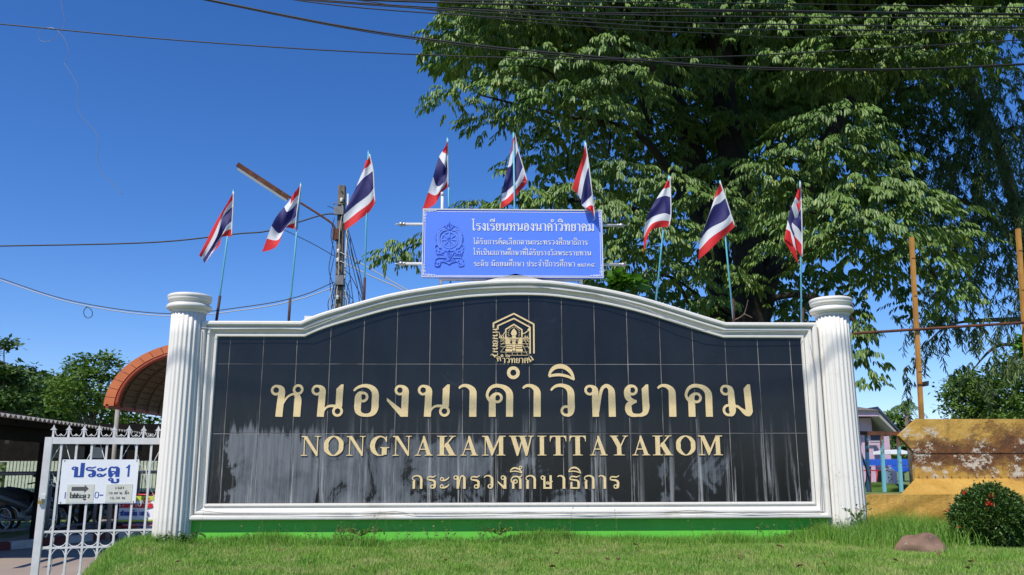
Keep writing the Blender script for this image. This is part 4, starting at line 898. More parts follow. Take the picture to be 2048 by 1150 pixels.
# upper sheet panel: pointed left end, folded seam half way
b = MB(); seam = zm1
b.prism([(lp[1][0], seam), (lp[2][0], lp[2][1]), (lp[3][0], zt_), (XR, zt_), (XR, seam)], GY, GY + .05); b.build('upper_panel', M['gold_wall'], gw)
b = MB(); b.prism([(lp[0][0], zsl - .01), (lp[1][0], seam - .003), (XR, seam - .003), (XR, zsl - .01)], GY + .006, GY + .05); b.build('middle_panel', M['gold_wall'], gw)
b = MB(); b.box((lp[1][0] + .01, GY - .0025, seam - .004), (XR, GY + .004, seam + .002)); b.build('seam', M['gold_wall'], gw)
# sloping shelf and dented lower block
b = MB(); f0 = GY - .20; n = 60
xa, xs2 = g(1727, 986, f0 + .12)[0], g(1800, 985, f0)[0]; zc_ = g(1900, 989, f0)[1]; xb2 = g(1727, 1050, f0)[0]
zlow = g(1800, 1058, f0)[1]
rr = np.random.default_rng(3)
def rag(x): return .018*math.sin(x*9.1) + .012*math.sin(x*23) + .008*math.sin(x*57)
b.add([(lp[0][0], GY + .005, zsl), (XR, GY + .005, zsl), (XR, f0, zc_), (xs2, f0, zc_)], [(3, 2, 1, 0)])
b.add([(xb2, f0, zc_), (xs2, f0, zc_), (lp[0][0], GY + .005, zsl), (lp[0][0], GY + .05, zc_), (xb2, GY + .05, zc_)], [(0, 1, 2, 3, 4)])
b.build('sloping_ledge', M['gold_wall'], gw)
b = MB(); vs = []; rows = 14
for i in range(n + 1):
    x = xb2 + (XR - xb2) * (i / n) ** 1.15
    for j in range(rows + 1):
        t = j / rows; z = zc_ + (zlow + rag(x) * (1 if x < xb2 + 1.5 else .5) - zc_) * t
        d = .012 * math.sin(x * 13 + t * 7) * math.sin(t * 3.1) + .010 * math.sin(x * 31 + t * 19) * t * t
        vs.append((x, f0 - .001 - d * .8, z))
b.add(vs, [(i*(rows+1)+j, i*(rows+1)+j+1, (i+1)*(rows+1)+j+1, (i+1)*(rows+1)+j) for i in range(n) for j in range(rows)], 0, True)
k = len(b.v); b.add([(xb2, f0, zc_), (xb2, f0, zlow), (xb2, GY + .05, zlow), (xb2, GY + .05, zc_)], [(0, 3, 2, 1)])
b.build('lower_panel', M['gold_wall'], gw)
b = MB(); b.box((xb2 + .03, f0 + .06, -.4), (XR, GY + .04, zlow + .06)); b.build('masonry_core', M['concrete'], gw)
b = MB()
for i in range(26):
    x = lp[0][0] + .03 + i * .075; b.lathe((x, GY - .002, zsl + .014 + random.uniform(-.003, .003)), [(.005, -.004), (.005, .004)], 6)
tag(b.build('rivet', M['rust'], gw), kind='stuff')
# railing with three posts
RY = .16
rl = empty('railing', tuple(at(1765, 985, RY)), 'short railing of flaking sky blue posts under a rusty top bar beside the right column', 'railing')
a_, c_ = at(1700, 866, RY), at(1801, 867, RY)
b = MB(); b.bar(a_, c_, .034, .03); b.build('top_bar', M['rust'], rl)
for u, l in ((1733, 1737), (1763, 1769), (1796, 1803)):
    b = MB(); b.bar(at(u, 869, RY), at(l, 984, RY), .026, .026, up=(1, 0, 0)); b.build('post', M['rail'], rl)
b = MB(); b.tube([at(1722, 905, .12), at(1733, 940, .10), at(1741, 968, .10), at(1742, 984, .08)], .007, 6); b.tube([at(1726, 915, .14), at(1735, 945, .15), at(1730, 975, .12)], .005, 6)
tag(b.build('dry_branch', M['bark_grey']), 'thin dry stems leaning on the blue railing', 'branch')
# ochre poles and the rusty bar
OY = .32
def ochre(top, bot, label, w=.036):
    p, q_ = at(*top, OY), at(*bot, OY); r = empty('metal_post', tuple(q_), label, 'post', 'ochre painted posts standing behind the gold wall')
    b = MB(); b.bar(p, q_, w, w, up=(1, 0, 0)); b.build('tube', M['ochre'], r)
    b = MB(); 
    for t in (.12, .33, .52, .74):
        b = MB(); c = p.lerp(q_, t); b.tube([c + Vector((-.02, -.021, 0)), c + Vector((0, -.0235, .004)), c + Vector((.02, -.021, -.003))], .0025, 5); b.build('tie_wire', M['rust'], r)
    return r
ochre((1823, 475), (1843.5, 843), 'tall ochre post with a small black floodlight, rising from the gold wall')
ochre((2036, 458), (2062, 843), 'ochre post at the far right edge, before the drooping tree')
b = MB(); b.tube([at(1706, 667, .30), at(1830, 659, .285), at(1940, 652, .28), at(2130, 640, .26)], .0135, 10)
tag(b.build('rusty_bar', M['rust']), 'long rusty horizontal pipe running from the right column past the ochre posts', 'pipe')
fl = empty('floodlight', tuple(at(1847, 768, .30)), 'small black floodlight clamped to the ochre post', 'floodlight')
c = at(1848, 768, .29); b = MB(); b.prism([(c.x-.012, c.z-.026), (c.x+.022, c.z-.020), (c.x+.030, c.z+.026), (c.x-.004, c.z+.022)], .25, .31); b.build('housing', M['black'], fl)
b = MB(); b.prism([(c.x-.006, c.z-.018), (c.x+.016, c.z-.014), (c.x+.022, c.z+.018), (c.x+.0, c.z+.016)], .246, .249); b.build('lens', M['window'], fl)
b = MB(); b.bar(c + Vector((-.055, .01, -.005)), c + Vector((.0, .01, 0)), .012); b.build('bracket', M['rust'], fl)

# boulder
def blob(name, c, r, mat, sc=(1, 1, 1), seed=1, amp=.18, n=24, parent=None, flat=.35):
    rg = np.random.default_rng(seed); V = []; 
    ph = rg.uniform(0, 6, (6, 3)); fr_ = rg.uniform(1.2, 4.5, (6, 3))
    for i in range(n + 1):
        th = math.pi * i / n
        for j in range(2 * n):
            a = math.pi * j / n; d = Vector((math.sin(th)*math.cos(a), math.sin(th)*math.sin(a), math.cos(th)))
            k = 1 + amp * sum(math.sin(fr_[q_][0]*d.x + ph[q_][0]) * math.sin(fr_[q_][1]*d.y + ph[q_][1]) * math.sin(fr_[q_][2]*d.z + ph[q_][2]) for q_ in range(6)) * .7
            V.append((c[0] + d.x*r*k*sc[0], c[1] + d.y*r*k*sc[1], c[2] + d.z*r*k*sc[2]))
    m = MB(); m.add(V, [(i*2*n+j, (i+1)*2*n+j, (i+1)*2*n+(j+1) % (2*n), i*2*n+(j+1) % (2*n)) for i in range(n) for j in range(2*n)], 0, True)
    return m.build(name, mat, parent)
rc_ = at(1843, 1108, -1.05); rc_.z = float(gz(rc_.x, rc_.y)) + .015
tag(blob('boulder', rc_, .160, M['rock'], (1.06, .8, .74), 11, .12), 'rounded brown boulder half sunk in the grass left of the bush', 'boulder')

# ================================================================ FOLIAGE TOOLS
def unit(v): return v / np.maximum(np.linalg.norm(v, axis=-1, keepdims=True), 1e-9)
def leaves(base, dirn, L, Wd, fold=.25, curl=.15, roll=None, nrm=None):
    """6-point leaves folded along the midrib. base (n,3), dirn (n,3) unit, L (n,), Wd (n,)"""
    n = len(base); r = rng.normal(size=(n, 3)); r[:, 2] += 2.2 if roll is None else roll
    if nrm is not None: r = nrm
    side = unit(np.cross(dirn, r)); up = unit(np.cross(side, dirn)); L = L[:, None]; Wd = Wd[:, None]
    tip = base + dirn * L - up * L * curl
    m1, m2 = base + dirn * L * .32, base + dirn * L * .68 - up * L * curl * .35
    lift = up * Wd * fold
    V = np.stack([base, m1 + side*Wd*.46 + lift, m2 + side*Wd*.42 + lift, tip, m2 - side*Wd*.42 + lift, m1 - side*Wd*.46 + lift], 1).reshape(-1, 3)
    k = (np.arange(n) * 6)[:, None]
    Fq = np.concatenate([k + [0, 1, 2, 3], k + [0, 3, 4, 5]], 0); return V, Fq
def diamonds(base, dirn, L, Wd, up_bias=1.0):
    n = len(base); r = rng.normal(size=(n, 3)); r[:, 2] += up_bias
    side = unit(np.cross(dirn, r)); up = unit(np.cross(side, dirn))
    mid = base + dirn * (L * .5)[:, None] + up * (Wd * .12)[:, None]
    V = np.stack([base, mid + side*Wd[:, None]*.5, base + dirn*L[:, None], mid - side*Wd[:, None]*.5], 1).reshape(-1, 3)
    return V, (np.arange(n)*4)[:, None] + [0, 1, 2, 3]
def join(parts):
    V = []; Fs = []; o = 0
    for v, f in parts: V.append(v); Fs.append(f + o); o += len(v)
    return np.concatenate(V), np.concatenate(Fs)
def sprays(c, out, nl, L, W_, droop=(35, 75), spread=1.0, twig=.34):
    """arching twigs with pairs of leaflets hanging from them: c (n,3) twig roots, out (n,) azimuth"""
    n = len(c); out = out + rng.normal(0, .35, n); o = np.repeat(out, nl); cc = np.repeat(c, nl, 0)
    t = np.tile(np.linspace(.15, 1, nl), n) + rng.normal(0, .03, n*nl); tl = np.repeat(rng.uniform(.6, 1.15, n) * twig, nl); sg = np.tile(np.where(np.arange(nl) % 2, 1.0, -1.0), n)
    O = np.stack([np.cos(o), np.sin(o), 0*o], 1); Pp = np.stack([-np.sin(o), np.cos(o), 0*o], 1); Z_ = np.array([0, 0, 1.0])
    base = cc + O * (tl * (t - .5))[:, None] + Z_ * (tl * (.25*t - .55*t*t))[:, None] + rng.normal(0, .006, (n*nl, 3))
    dr = np.radians(np.repeat(rng.uniform(*droop, n), nl)); fan = sg * (1.05 - .8*t) + rng.normal(0, .14, n*nl)
    H = O * np.cos(fan)[:, None] + Pp * np.sin(fan)[:, None]
    d = unit(H * np.cos(dr)[:, None] - Z_ * np.sin(dr)[:, None] + rng.normal(0, .10, (n*nl, 3)))
    nrm = H * np.sin(dr)[:, None] + Z_ * np.cos(dr)[:, None] + rng.normal(0, .28, (n*nl, 3))
    s = rng.uniform(.75, 1.12, n*nl) * np.repeat(rng.uniform(.75, 1.15, n), nl)
    return leaves(base, d, L*s, W_*s, .18, .12, nrm=nrm)
def dome(px, py, Yd, rxp, rzp, dens=1.0, thick=.14):
    """spray positions over a bough shaped like a shallow dome, seen at pixel (px, py) with pixel radii"""
    c = np.array(at(px, py, Yd)); dep = (Vector(c) - CAM).length; rx = rxp * dep / F; rz = rzp * dep / F * 1.5; ry = rx * .8
    n = int(dens * 62 * rx * ry) + 8
    a = rng.uniform(0, 2*math.pi, n); r = np.sqrt(rng.uniform(0.02, 1, n)); wob = 1 + .22*np.sin(a*3 + px) + .16*np.sin(a*5 + py) + .10*np.sin(a*9 + px*.3)
    x = rx*r*np.cos(a)*wob; y = ry*r*np.sin(a)*wob
    z = rz*(.55 - r*r*1.15) + .07*np.sin(x*7 + px)*rz + rng.normal(0, thick*rz, n)
    return c + np.stack([x, y, z], 1), a

# ---------------------------------------------------------------- the big tree behind the wall
lit = [(960,40,95,45,4.6),(1060,15,100,40,4.2),(1180,25,110,42,4.4),(1320,30,110,45,4.4),(1450,30,110,45,4.5),(925,75,50,30,4.9),
 (905,182,62,36,4.6),(985,180,100,45,4.7),(1095,130,120,48,4.3),(1220,110,110,45,4.2),(1120,205,125,45,4.3),(1245,165,110,40,4.1),(1350,130,90,38,4.8),
 (1460,150,70,30,6.3),(1480,240,60,26,6.5),(1400,230,70,28,6.4),(1450,330,60,26,6.4),(1500,430,50,26,6.0),(1440,540,60,26,5.6),(1300,200,80,30,6.4),(1500,560,40,20,5.7),(1420,600,60,20,5.2),(1540,500,50,24,5.5),(1010,235,85,36,5.6),(1120,275,100,36,6.2),(1210,250,80,32,5.6),
 (1150,385,95,40,4.2),(1060,398,85,32,4.3),(960,412,60,24,4.4),(800,505,66,26,4.6),(872,470,50,20,4.6),(1240,350,100,42,4.3),(1340,372,90,38,4.0),(1425,398,70,30,3.9),(1220,432,110,42,3.9),(1310,462,110,42,4.0),(1400,470,80,36,4.6),(1260,510,90,34,4.4),(1340,545,90,34,4.7),(1210,545,60,26,5.0),
 (1600,60,110,42,4.0),(1700,95,110,42,3.8),(1800,50,110,42,3.9),(1900,60,120,42,3.8),(2000,60,100,44,3.8),(1560,120,75,34,4.3),(1640,150,85,34,4.2),(1790,125,90,34,4.0),(1560,30,90,40,4.2),(1940,110,70,30,4.1),
 (1665,240,110,44,3.9),(1705,290,95,42,3.7),(1600,310,100,42,4.0),(1530,352,75,36,4.3),(1560,400,70,34,4.6),(1745,330,60,34,3.9),
 (1640,420,120,46,3.7),(1750,385,120,44,3.6),(1850,420,90,40,3.8),(1730,455,120,44,3.5),(1840,505,80,40,3.8),(1620,470,70,32,4.0),(1690,505,95,34,4.2),(1780,535,70,32,4.4),(1890,470,70,32,4.1),
 (1716,660,14,14,3.6)]
mid = []
for px, py, r in ((1080,330,70),(1120,80,90),(1000,110,80),(1300,230,90),(1380,200,95),(1440,110,95),(1290,290,80),(1380,290,90),(1450,230,95),(1330,310,70),(1420,330,80),(1470,400,90),(1500,300,90),(1520,180,95),(1560,230,90),(1610,200,80),(1480,470,85),(1420,560,85),(1350,600,80),(1290,590,70),(1500,600,80),(1560,560,70),(1590,620,55),(1640,560,60),(1560,480,70),(1680,380,90),(1730,200,90),(1690,20,90),(1500,60,95),(1250,20,95),(1130,20,90),(1900,520,60),(1820,590,45),(1850,640,40),(1240,600,60),(1180,570,40),(1780,430,90),(1600,380,80),(1250,430,70),(1440,640,80),(1700,620,30),(1740,560,60),(1920,160,90),(1850,220,80),(1780,260,70)):
    mid.append((px, py, r, r*.42, random.uniform(6.8, 9.2)))
hang = [(1728,690,30,34,3.6),(1742,735,30,24,3.6),(1716,655,22,22,3.6),(1900,590,40,34,4.0),(1925,560,40,30,4.0)]
tree = empty('broadleaf_tree', (at(1490, 600, 6.8).x, 6.8, ROAD), 'huge dark tree with drooping glossy leaves spreading behind the right half of the sign', 'tree')
parts = []
for px, py, rx_, rz_, Yd in lit:
    c, a = dome(px, py, Yd, rx_*.95, rz_*.85, 2.0, .09); parts.append(sprays(c, a, 15, .120, .032, (38, 74)))
for px, py, rx_, rz_, Yd in mid:
    c, a = dome(px, py, Yd, rx_, rz_, 1.5, .4); parts.append(sprays(c, a, 13, .135, .044, (30, 75)))
for px, py, rx_, rz_, Yd in hang:
    c, a = dome(px, py, Yd, rx_, rz_, 4.0, .5); parts.append(sprays(c, a, 10, .115, .036, (45, 80), twig=.2))
# canopy above the frame: it is what shades the inside of the tree
for i in range(200):
    x = random.uniform(-.6, 9.5); y = random.uniform(3.4, 11.0); z = 9.5 + random.uniform(-.4, 3.6) - .12*abs(x-3.6) + max(0, (4.6 - y))*.3
    rr_ = random.uniform(.9, 1.5); n = int(46*rr_*rr_); a = rng.uniform(0, 2*math.pi, n); r = np.sqrt(rng.uniform(0, 1, n))
    c = np.stack([x + rr_*r*np.cos(a), y + rr_*r*np.sin(a), z + .5*(.5 - r*r) + rng.normal(0, .08, n)], 1); parts.append(sprays(c, a, 9, .24, .09, (20, 70)))
# dense heart of the crown
for i in range(64):
    px, py = random.uniform(1120, 1780), random.uniform(-60, 560); Yd = random.uniform(8, 10.5)
    c0 = np.array(at(px, py, Yd)); n = 34; c = c0 + rng.normal(0, 1, (n, 3)) * [.7, .6, .5]; parts.append(sprays(c, rng.uniform(0, 6.28, n), 8, .22, .085, (10, 80)))
V, Fq = join(parts)
print('big tree leaves', len(Fq)//2)
tag(big_mesh('crown', V, Fq, M['leaf_big'], tree), kind='stuff')
tk = MB()
def limb(pts, rs, mbx=tk, n=10):
    P3 = [at(a, b, y) for a, b, y in pts]; sp_ = spline([(p.x, p.y, p.z, r) for p, r in zip(P3, rs)], 5)
    mbx.tube([q_[:3] for q_ in sp_], [max(.004, q_[3]) for q_ in sp_], n)
limb([(1500,1010,6.8),(1497,700,6.8),(1500,560,6.8),(1478,400,6.9),(1452,230,7.1),(1440,60,7.3),(1430,-200,7.5)], [.42,.33,.27,.26,.23,.2,.1], n=18)
limb([(1455,1000,7.3),(1450,640,7.4),(1425,480,7.4),(1385,300,7.2),(1310,120,7.0),(1230,-40,6.8)], [.30,.26,.24,.2,.15,.08], n=14)
limb([(1520,640,6.9),(1560,480,6.7),(1640,300,6.4),(1760,130,6.0),(1900,0,5.6)], [.18,.16,.13,.10,.05])
limb([(1410,470,7.3),(1330,330,6.6),(1260,260,5.9),(1120,230,5.2),(960,190,4.8)], [.10,.075,.055,.03,.012])
limb([(1300,270,6.4),(1280,180,6.0),(1200,60,5.6),(1090,20,5.0)], [.08,.07,.05,.02])
limb([(1385,330,7.2),(1330,430,6.0),(1240,410,5.0),(1120,400,4.6),(990,415,4.5),(800,505,4.6)], [.07,.06,.045,.03,.018,.006])
limb([(1540,560,6.8),(1640,480,5.4),(1750,430,4.6),(1860,430,4.2)], [.08,.06,.04,.015])
limb([(1600,400,6.6),(1660,300,5.2),(1700,270,4.3)], [.06,.04,.015])
limb([(1530,600,6.8),(1600,590,5.5),(1680,620,4.0),(1722,660,3.8),(1742,725,3.6)], [.06,.045,.03,.018,.006])
limb([(1700,180,6.2),(1780,120,5.0),(1900,90,4.2)], [.05,.03,.01])
for i in range(34):
    px, py, rx_, rz_, Yd = random.choice([q for q in lit[:-1] if q[0] > 1000 and q[1] > 60]); limb([(px + random.uniform(-20, 60), py + rz_*1.2 + random.uniform(0, 40), Yd + 1.6), (px + 10, py + rz_*.4, Yd + .5), (px - rx_*.4 + random.uniform(-20, 20), py, Yd)], [.03, .018, .006], n=5)
tk.build('trunk', M['bark'], tree)
b = MB()
for pts in (([(1600,640,4.9),(1618,600,4.8),(1640,560,4.8)]), ([(1600,640,4.9),(1625,590,4.8),(1648,572,4.8)]), ([(1585,520,4.9),(1592,570,4.9),(1606,620,4.9)]), ([(1470,640,2.0),(1488,628,2.0),(1496,600,2.0)]), ([(1488,628,2.0),(1505,636,2.0)])):
    b = MB(); limb(pts, [.010, .006, .003][:len(pts)], b, 5); b.build('bare_twig', M['twig'], tree)

# ---------------------------------------------------------------- drooping narrow-leaved tree on the right
tr2 = empty('drooping_tree', (at(2010, 700, 8.5).x, 8.5, ROAD), 'tall tree with thin drooping sickle leaves at the right edge of the photo', 'tree')
parts = []
def strands(px, py, Yd, rxp, rzp, n, L=.125, Wd=.016, nl=26, ln=.46):
    c0 = np.array(at(px, py, Yd)); dep = (Vector(c0) - CAM).length; s = dep / F
    c = c0 + rng.normal(0, .5, (n, 3)) * [rxp*s, rxp*s*.8, rzp*s]
    ln_ = rng.uniform(.5, 1.0, n) * ln; az = rng.uniform(0, 2*math.pi, n)
    t = rng.uniform(0, 1, (n, nl)); out = np.stack([np.cos(az), np.sin(az)], 1)
    b_ = np.repeat(c, nl, 0); tt = t.ravel(); l = np.repeat(ln_, nl); o = np.repeat(out, nl, 0)
    b_ = b_ + np.concatenate([o * (np.sin(tt*1.6)*l*.45)[:, None], (-(tt**1.6)*l)[:, None]], 1)
    a2 = rng.uniform(0, 2*math.pi, n*nl); dr = np.radians(rng.uniform(25, 88, n*nl))
    d = np.stack([np.cos(a2)*np.cos(dr), np.sin(a2)*np.cos(dr), -np.sin(dr)], 1); s_ = rng.uniform(.7, 1.25, n*nl)
    return leaves(b_, d, L*s_, Wd*s_, .1, rng.uniform(.1, .4))
for px, py, rx_, rz_, n, Yd in ((1960,330,100,120,70,6.8),(2040,420,80,110,60,6.4),(1900,250,80,90,40,7.2),(1800,90,90,90,55,7.5),(1900,160,90,90,60,7),(1990,120,80,100,60,6.5),(2040,230,80,110,60,6.2),(1960,260,90,90,60,7.2),(1860,300,90,90,60,7.6),(1790,220,60,90,34,8),(1800,340,70,70,36,8),
 (1920,380,90,80,60,6.8),(2020,360,80,90,60,6.2),(1980,460,90,70,60,6.5),(2050,500,70,80,50,6.0),(1900,470,80,60,44,7),(1870,560,55,45,26,6.6),(1950,570,75,55,42,6.4),(2030,610,70,60,42,6.0),(1960,650,60,40,26,6.2),(1900,640,50,34,18,6.5),(1860,700,30,30,9,6.5),(1830,740,18,24,7,6.4),(1860,620,30,40,12,6.4),(1985,720,50,40,22,6.0),(2040,700,50,50,26,5.8),(1940,740,30,34,10,6.0),(1835,640,22,40,10,6.2),(1790,640,12,12,3,6.0),(1720,720,1,1,1,6),
 (1850,-60,200,120,90,8),(2050,-60,160,160,90,7),(2150,250,120,260,120,7),(2150,560,100,160,80,6.5)):
    parts.append(strands(px, py, Yd, rx_, rz_, int(n * (1.15 if py < 560 else .6))))
V, Fq = join(parts); print('thin tree leaves', len(Fq)//2)
tag(big_mesh('crown', V, Fq, M['leaf_thin'], tr2), kind='stuff')
t2 = MB()
limb([(2110,1000,8.5),(2080,720,8.4),(2040,450,8.2),(1980,250,8.0),(1900,60,7.8),(1850,-150,7.6)], [.2,.16,.13,.10,.07,.04], t2)
limb([(2050,500,8.2),(1960,420,7.4),(1870,380,7.0)], [.10,.06,.02], t2); limb([(1990,280,8),(1930,170,7.2),(1850,90,6.9)], [.10,.07,.03], t2)
limb([(2070,640,8.3),(1980,640,6.8),(1900,650,6.4),(1850,690,6.3)], [.07,.04,.02,.008], t2, 6); limb([(2080,700,8.3),(2000,690,6.6),(1945,740,6.1)], [.05,.03,.008], t2, 6)
t2.build('trunk', M['bark_grey'], tr2)
# ---------------------------------------------------------------- background trees
def far_tree(label, px, pyb, Yd, crown, mat='leaf_far', leaf=.34, dens=1.0, name='background_tree', group=None, trunk=.14, trunk_px=None):
    base_ = at(px, 900, Yd); r = empty(name, (base_.x, Yd, ROAD), label, 'tree', group)
    parts = []; dep = (base_ - CAM).length; s = dep / F
    for cx, cy, rx_, rz_ in crown:
        c0 = np.array(at(cx, cy, Yd)) + [0, random.uniform(-.8, .8) * rx_ * s * .4, 0]
        nb = max(5, int(dens * rx_ * rz_ / 75)); u = unit(rng.normal(size=(nb, 3))) * (rng.uniform(.25, 1, (nb, 1)) ** .45)
        cc = c0 + u * [rx_*s, rx_*s*.85, rz_*s]
        m = 34; b_ = np.repeat(cc, m, 0) + rng.normal(0, 1, (nb*m, 3)) * np.array([1, 1, .45]) * s * 9.5
        d = unit(rng.normal(size=(nb*m, 3)) * [1, 1, .5] + [0, 0, -.25])
        L = rng.uniform(.7, 1.2, nb*m) * leaf * s * 34; parts.append(diamonds(b_, d, L, L*.50, 2.0))
    V, Fq = join(parts); tag(big_mesh('crown', V, Fq, M[mat], r), kind='stuff')
    t = MB(); pts = [Vector((base_.x, Yd, ROAD - .1))]
    cx0, cy0, rx0, rz0 = crown[0]; top = at(cx0, cy0, Yd)
    pts += [pts[0].lerp(top, .5) + Vector((.1, 0, 0)), top]; t.tube(pts, [trunk, trunk*.75, trunk*.35], 7)
    for cx, cy, rx_, rz_ in crown[1:]: t.tube([pts[0].lerp(top, .55), at(cx, cy + rz_*.3, Yd)], [trunk*.5, trunk*.15], 5)
    t.build('trunk', M['bark_grey'], r); return r
gl = 'trees beyond the motorcycle shed'
far_tree('dark tree with a ragged top at the left edge behind the shed', 20, 800, 30, [(5,790,70,60),(-10,740,30,26),(8,690,16,14),(-60,770,70,70),(40,815,50,40)], 'leaf_dark', group=gl)
far_tree('dark green tree behind the shed between the ragged tree and the feathery one', 90, 800, 34, [(85,790,70,48),(60,762,30,22),(105,762,26,20),(125,800,50,45),(60,810,60,40),(20,800,60,50)], 'leaf_far', group=gl)
far_tree('pale green feathery tree beside the orange canopy', 190, 800, 27, [(180,775,58,46),(205,738,36,22),(150,745,30,20),(215,716,18,8),(160,720,18,8),(150,800,40,30),(205,820,50,30),(235,760,22,24),(125,775,22,20)], 'leaf_far', .26, 1.3, group=gl)
far_tree('green bushy tree under the orange canopy', 290, 850, 31, [(270,830,55,26),(320,835,50,30),(240,845,40,24),(220,800,26,22)], 'leaf_far', group=gl)
gr_ = 'trees beyond the gold wall'
far_tree('round leafy tree behind the gold wall at the right edge', 1990, 830, 24, [(1985,790,85,56),(2040,760,65,52),(1935,800,40,36),(2000,830,90,30),(1930,815,40,24),(1960,770,34,24),(2080,790,70,60),(1935,768,10,24)], 'leaf_far', .26, 1.5, group=gr_)
far_tree('bushy tree between the pink building and the palm', 1800, 850, 66, [(1797,842,22,24),(1788,832,12,16),(1810,870,26,34),(1800,905,30,26),(1822,890,20,40)], 'leaf_far', .3, 1.6, group=gr_)
# palm
pc = at(1813, 815, 34); pr_ = empty('palm_tree', (pc.x, pc.y, ROAD), 'feathery palm standing behind the left end of the gold wall', 'palm')
parts = []; s = (pc - CAM).length / F
for i in range(17):
    az = rng.uniform(0, 2*math.pi); el = rng.uniform(.0, 1.35); n = 46; t = np.linspace(.08, 1, n); Lf = rng.uniform(32, 42) * s
    px_ = np.cos(az)*np.cos(el)*Lf*t; py_ = np.sin(az)*np.cos(el)*Lf*t; pz_ = np.sin(el)*Lf*t - Lf*.75*t**2.2
    b_ = np.array(pc) + np.stack([px_, py_, pz_], 1)
    for sg in (-1, 1):
        d = unit(np.stack([np.full(n, -math.sin(az)*sg), np.full(n, math.cos(az)*sg), np.full(n, -.9)], 1) + rng.normal(0, .35, (n, 3)) + np.array([math.cos(az), math.sin(az), 0])*.5)
        parts.append(diamonds(b_, d, np.full(n, 9*s)*(1.15-t*.6), np.full(n, .9*s)))
V, Fq = join(parts); tag(big_mesh('crown', V, Fq, M['leaf_palm'], pr_), kind='stuff')
t = MB(); t.tube([(pc.x, pc.y, ROAD), tuple(pc)], [.2, .13], 8); t.build('trunk', M['bark_grey'], pr_)
# hill
hx = np.linspace(-700, 1500, 90); V = []; 
for i, x in enumerate(hx):
    hgt = 30 + 46*math.exp(-((x-620)/260)**2) + 34*math.exp(-((x+420)/200)**2) + 4*math.sin(x*.021) + 2.5*math.sin(x*.07+1) + 1.2*math.sin(x*.23)
    for k, (yy, f) in enumerate(((1000, 0), (1060, .5), (1140, .85), (1230, 1.0), (1500, .6))): V.append((x*1.3, yy, -3 + hgt*f*.92 + (1.2*math.sin(x*.9 + k) if f else 0)))
Fq = np.array([(i*5+k, (i+1)*5+k, (i+1)*5+k+1, i*5+k+1) for i in range(89) for k in range(4)])
tag(big_mesh('hill', np.array(V, float), Fq, M['hill'], smooth=True), kind='structure')

# ================================================================ PINK BUILDING
BY = 50.0
B_ = lambda px, py, y=BY: P(px, py, y)
pb = empty('pink_building', tuple(at(1750, 968, BY)), 'two storey pink school building with grey tiled roof behind the railing', 'building')
def bx(name, px0, py0, px1, py1, y0, y1, mat, par=pb):
    a, c = B_(px0, py1, y0), B_(px1, py0, y0); m = MB(); m.box((a[0], y0, a[1]), (c[0], y1, c[1])); return m.build(name, M[mat], par)
bx('wall', 1560, 836, 1731, 975, BY, BY + 14, 'pink_pale'); bx('corner_pillar', 1731.5, 836, 1742, 975, BY - .15, BY + .6, 'pink')
bx('rear_wall', 1742.5, 838, 1775, 975, BY + 3.2, BY + 14, 'pink'); bx('floor_beam', 1731, 883, 1762, 890.5, BY - .3, BY + 3.1, 'pink')
bx('balcony_panel', 1742.5, 868, 1760, 882.5, BY - .2, BY - .05, 'balcony'); bx('parapet_cap', 1740, 881.5, 1761, 883.2, BY - .35, BY + .1, 'pink_pale')
bx('window', 1745, 845, 1750, 872, BY + 3.05, BY + 3.15, 'window'); bx('window', 1752.5, 845, 1757, 872, BY + 3.05, BY + 3.15, 'window'); bx('window', 1560, 850, 1600, 880, BY - .06, BY - .01, 'window')
bx('window', 1746, 940, 1770, 963, BY + 3.05, BY + 3.15, 'window'); bx('roof_fascia', 1560, 822.5, 1757, 832.5, BY - 1.3, BY - 1.2, 'pink')
m = MB(); a, c, d_, e_ = B_(1757.5, 821, BY-1.3), B_(1797, 866.5, BY-1.3), B_(1796, 870.5, BY-1.3), B_(1757.5, 832.5, BY-1.3)
m.prism([a, c, d_, e_], BY - 1.3, BY + 13); m.build('roof_slope', M['soffit'], pb)
m = MB(); m.prism([(a[0] - .1, a[1] + .02), (c[0] + .1, c[1] - .02), (c[0] + .12, c[1] + .1), (a[0] - .1, a[1] + .26)], BY - 1.45, BY + 13.1); m.build('roof_edge', M['balcony'], pb)
m = MB(); l0, l1 = B_(1560, 822, BY-1.5), B_(1758, 822, BY-1.5); tp = B_(1700, 816.5, BY + 1)
for i in range(60):
    x_ = l0[0] + (l1[0] - l0[0]) * i / 60; wv = (l1[0] - l0[0]) / 60
    m.add([(x_, BY-1.5, l0[1]), (x_ + wv*.5, BY-1.5, l0[1] + .07), (x_ + wv, BY-1.5, l0[1]), (x_ + wv, BY+4, l0[1]+.75), (x_ + wv*.5, BY+4, l0[1]+.82), (x_, BY+4, l0[1]+.75)], [(0, 1, 4, 5), (1, 2, 3, 4)])
tag(m.build('roof_tiles', M['roof_tile'], pb), kind='stuff')
m = MB(); m.box((l0[0], BY - 1.45, l0[1] - .03), (l1[0], BY + 4, l0[1])); m.build('roof_deck', M['soffit'], pb)
bx('lower_pillar', 1786.5, 941, 1793, 968, BY - 3, BY - 2.6, 'pink'); bx('mural_panel', 1775.5, 937, 1786, 966, BY - 2.9, BY - 2.7, 'board')
m = MB()
for px_, py_ in ((1779, 943), (1782, 949), (1778, 955), (1783, 958), (1780, 962)):
    a = B_(px_, py_, BY - 2.93); m.lathe((a[0], BY - 2.91, a[1]), [(.05, -.04), (.05, .04)], 6)
m.build('mural_spots', M['orange'], pb)
aw = empty('blue_awning', tuple(at(1780, 968, 40)), 'long blue corrugated sheet awning before the pink building', 'awning')
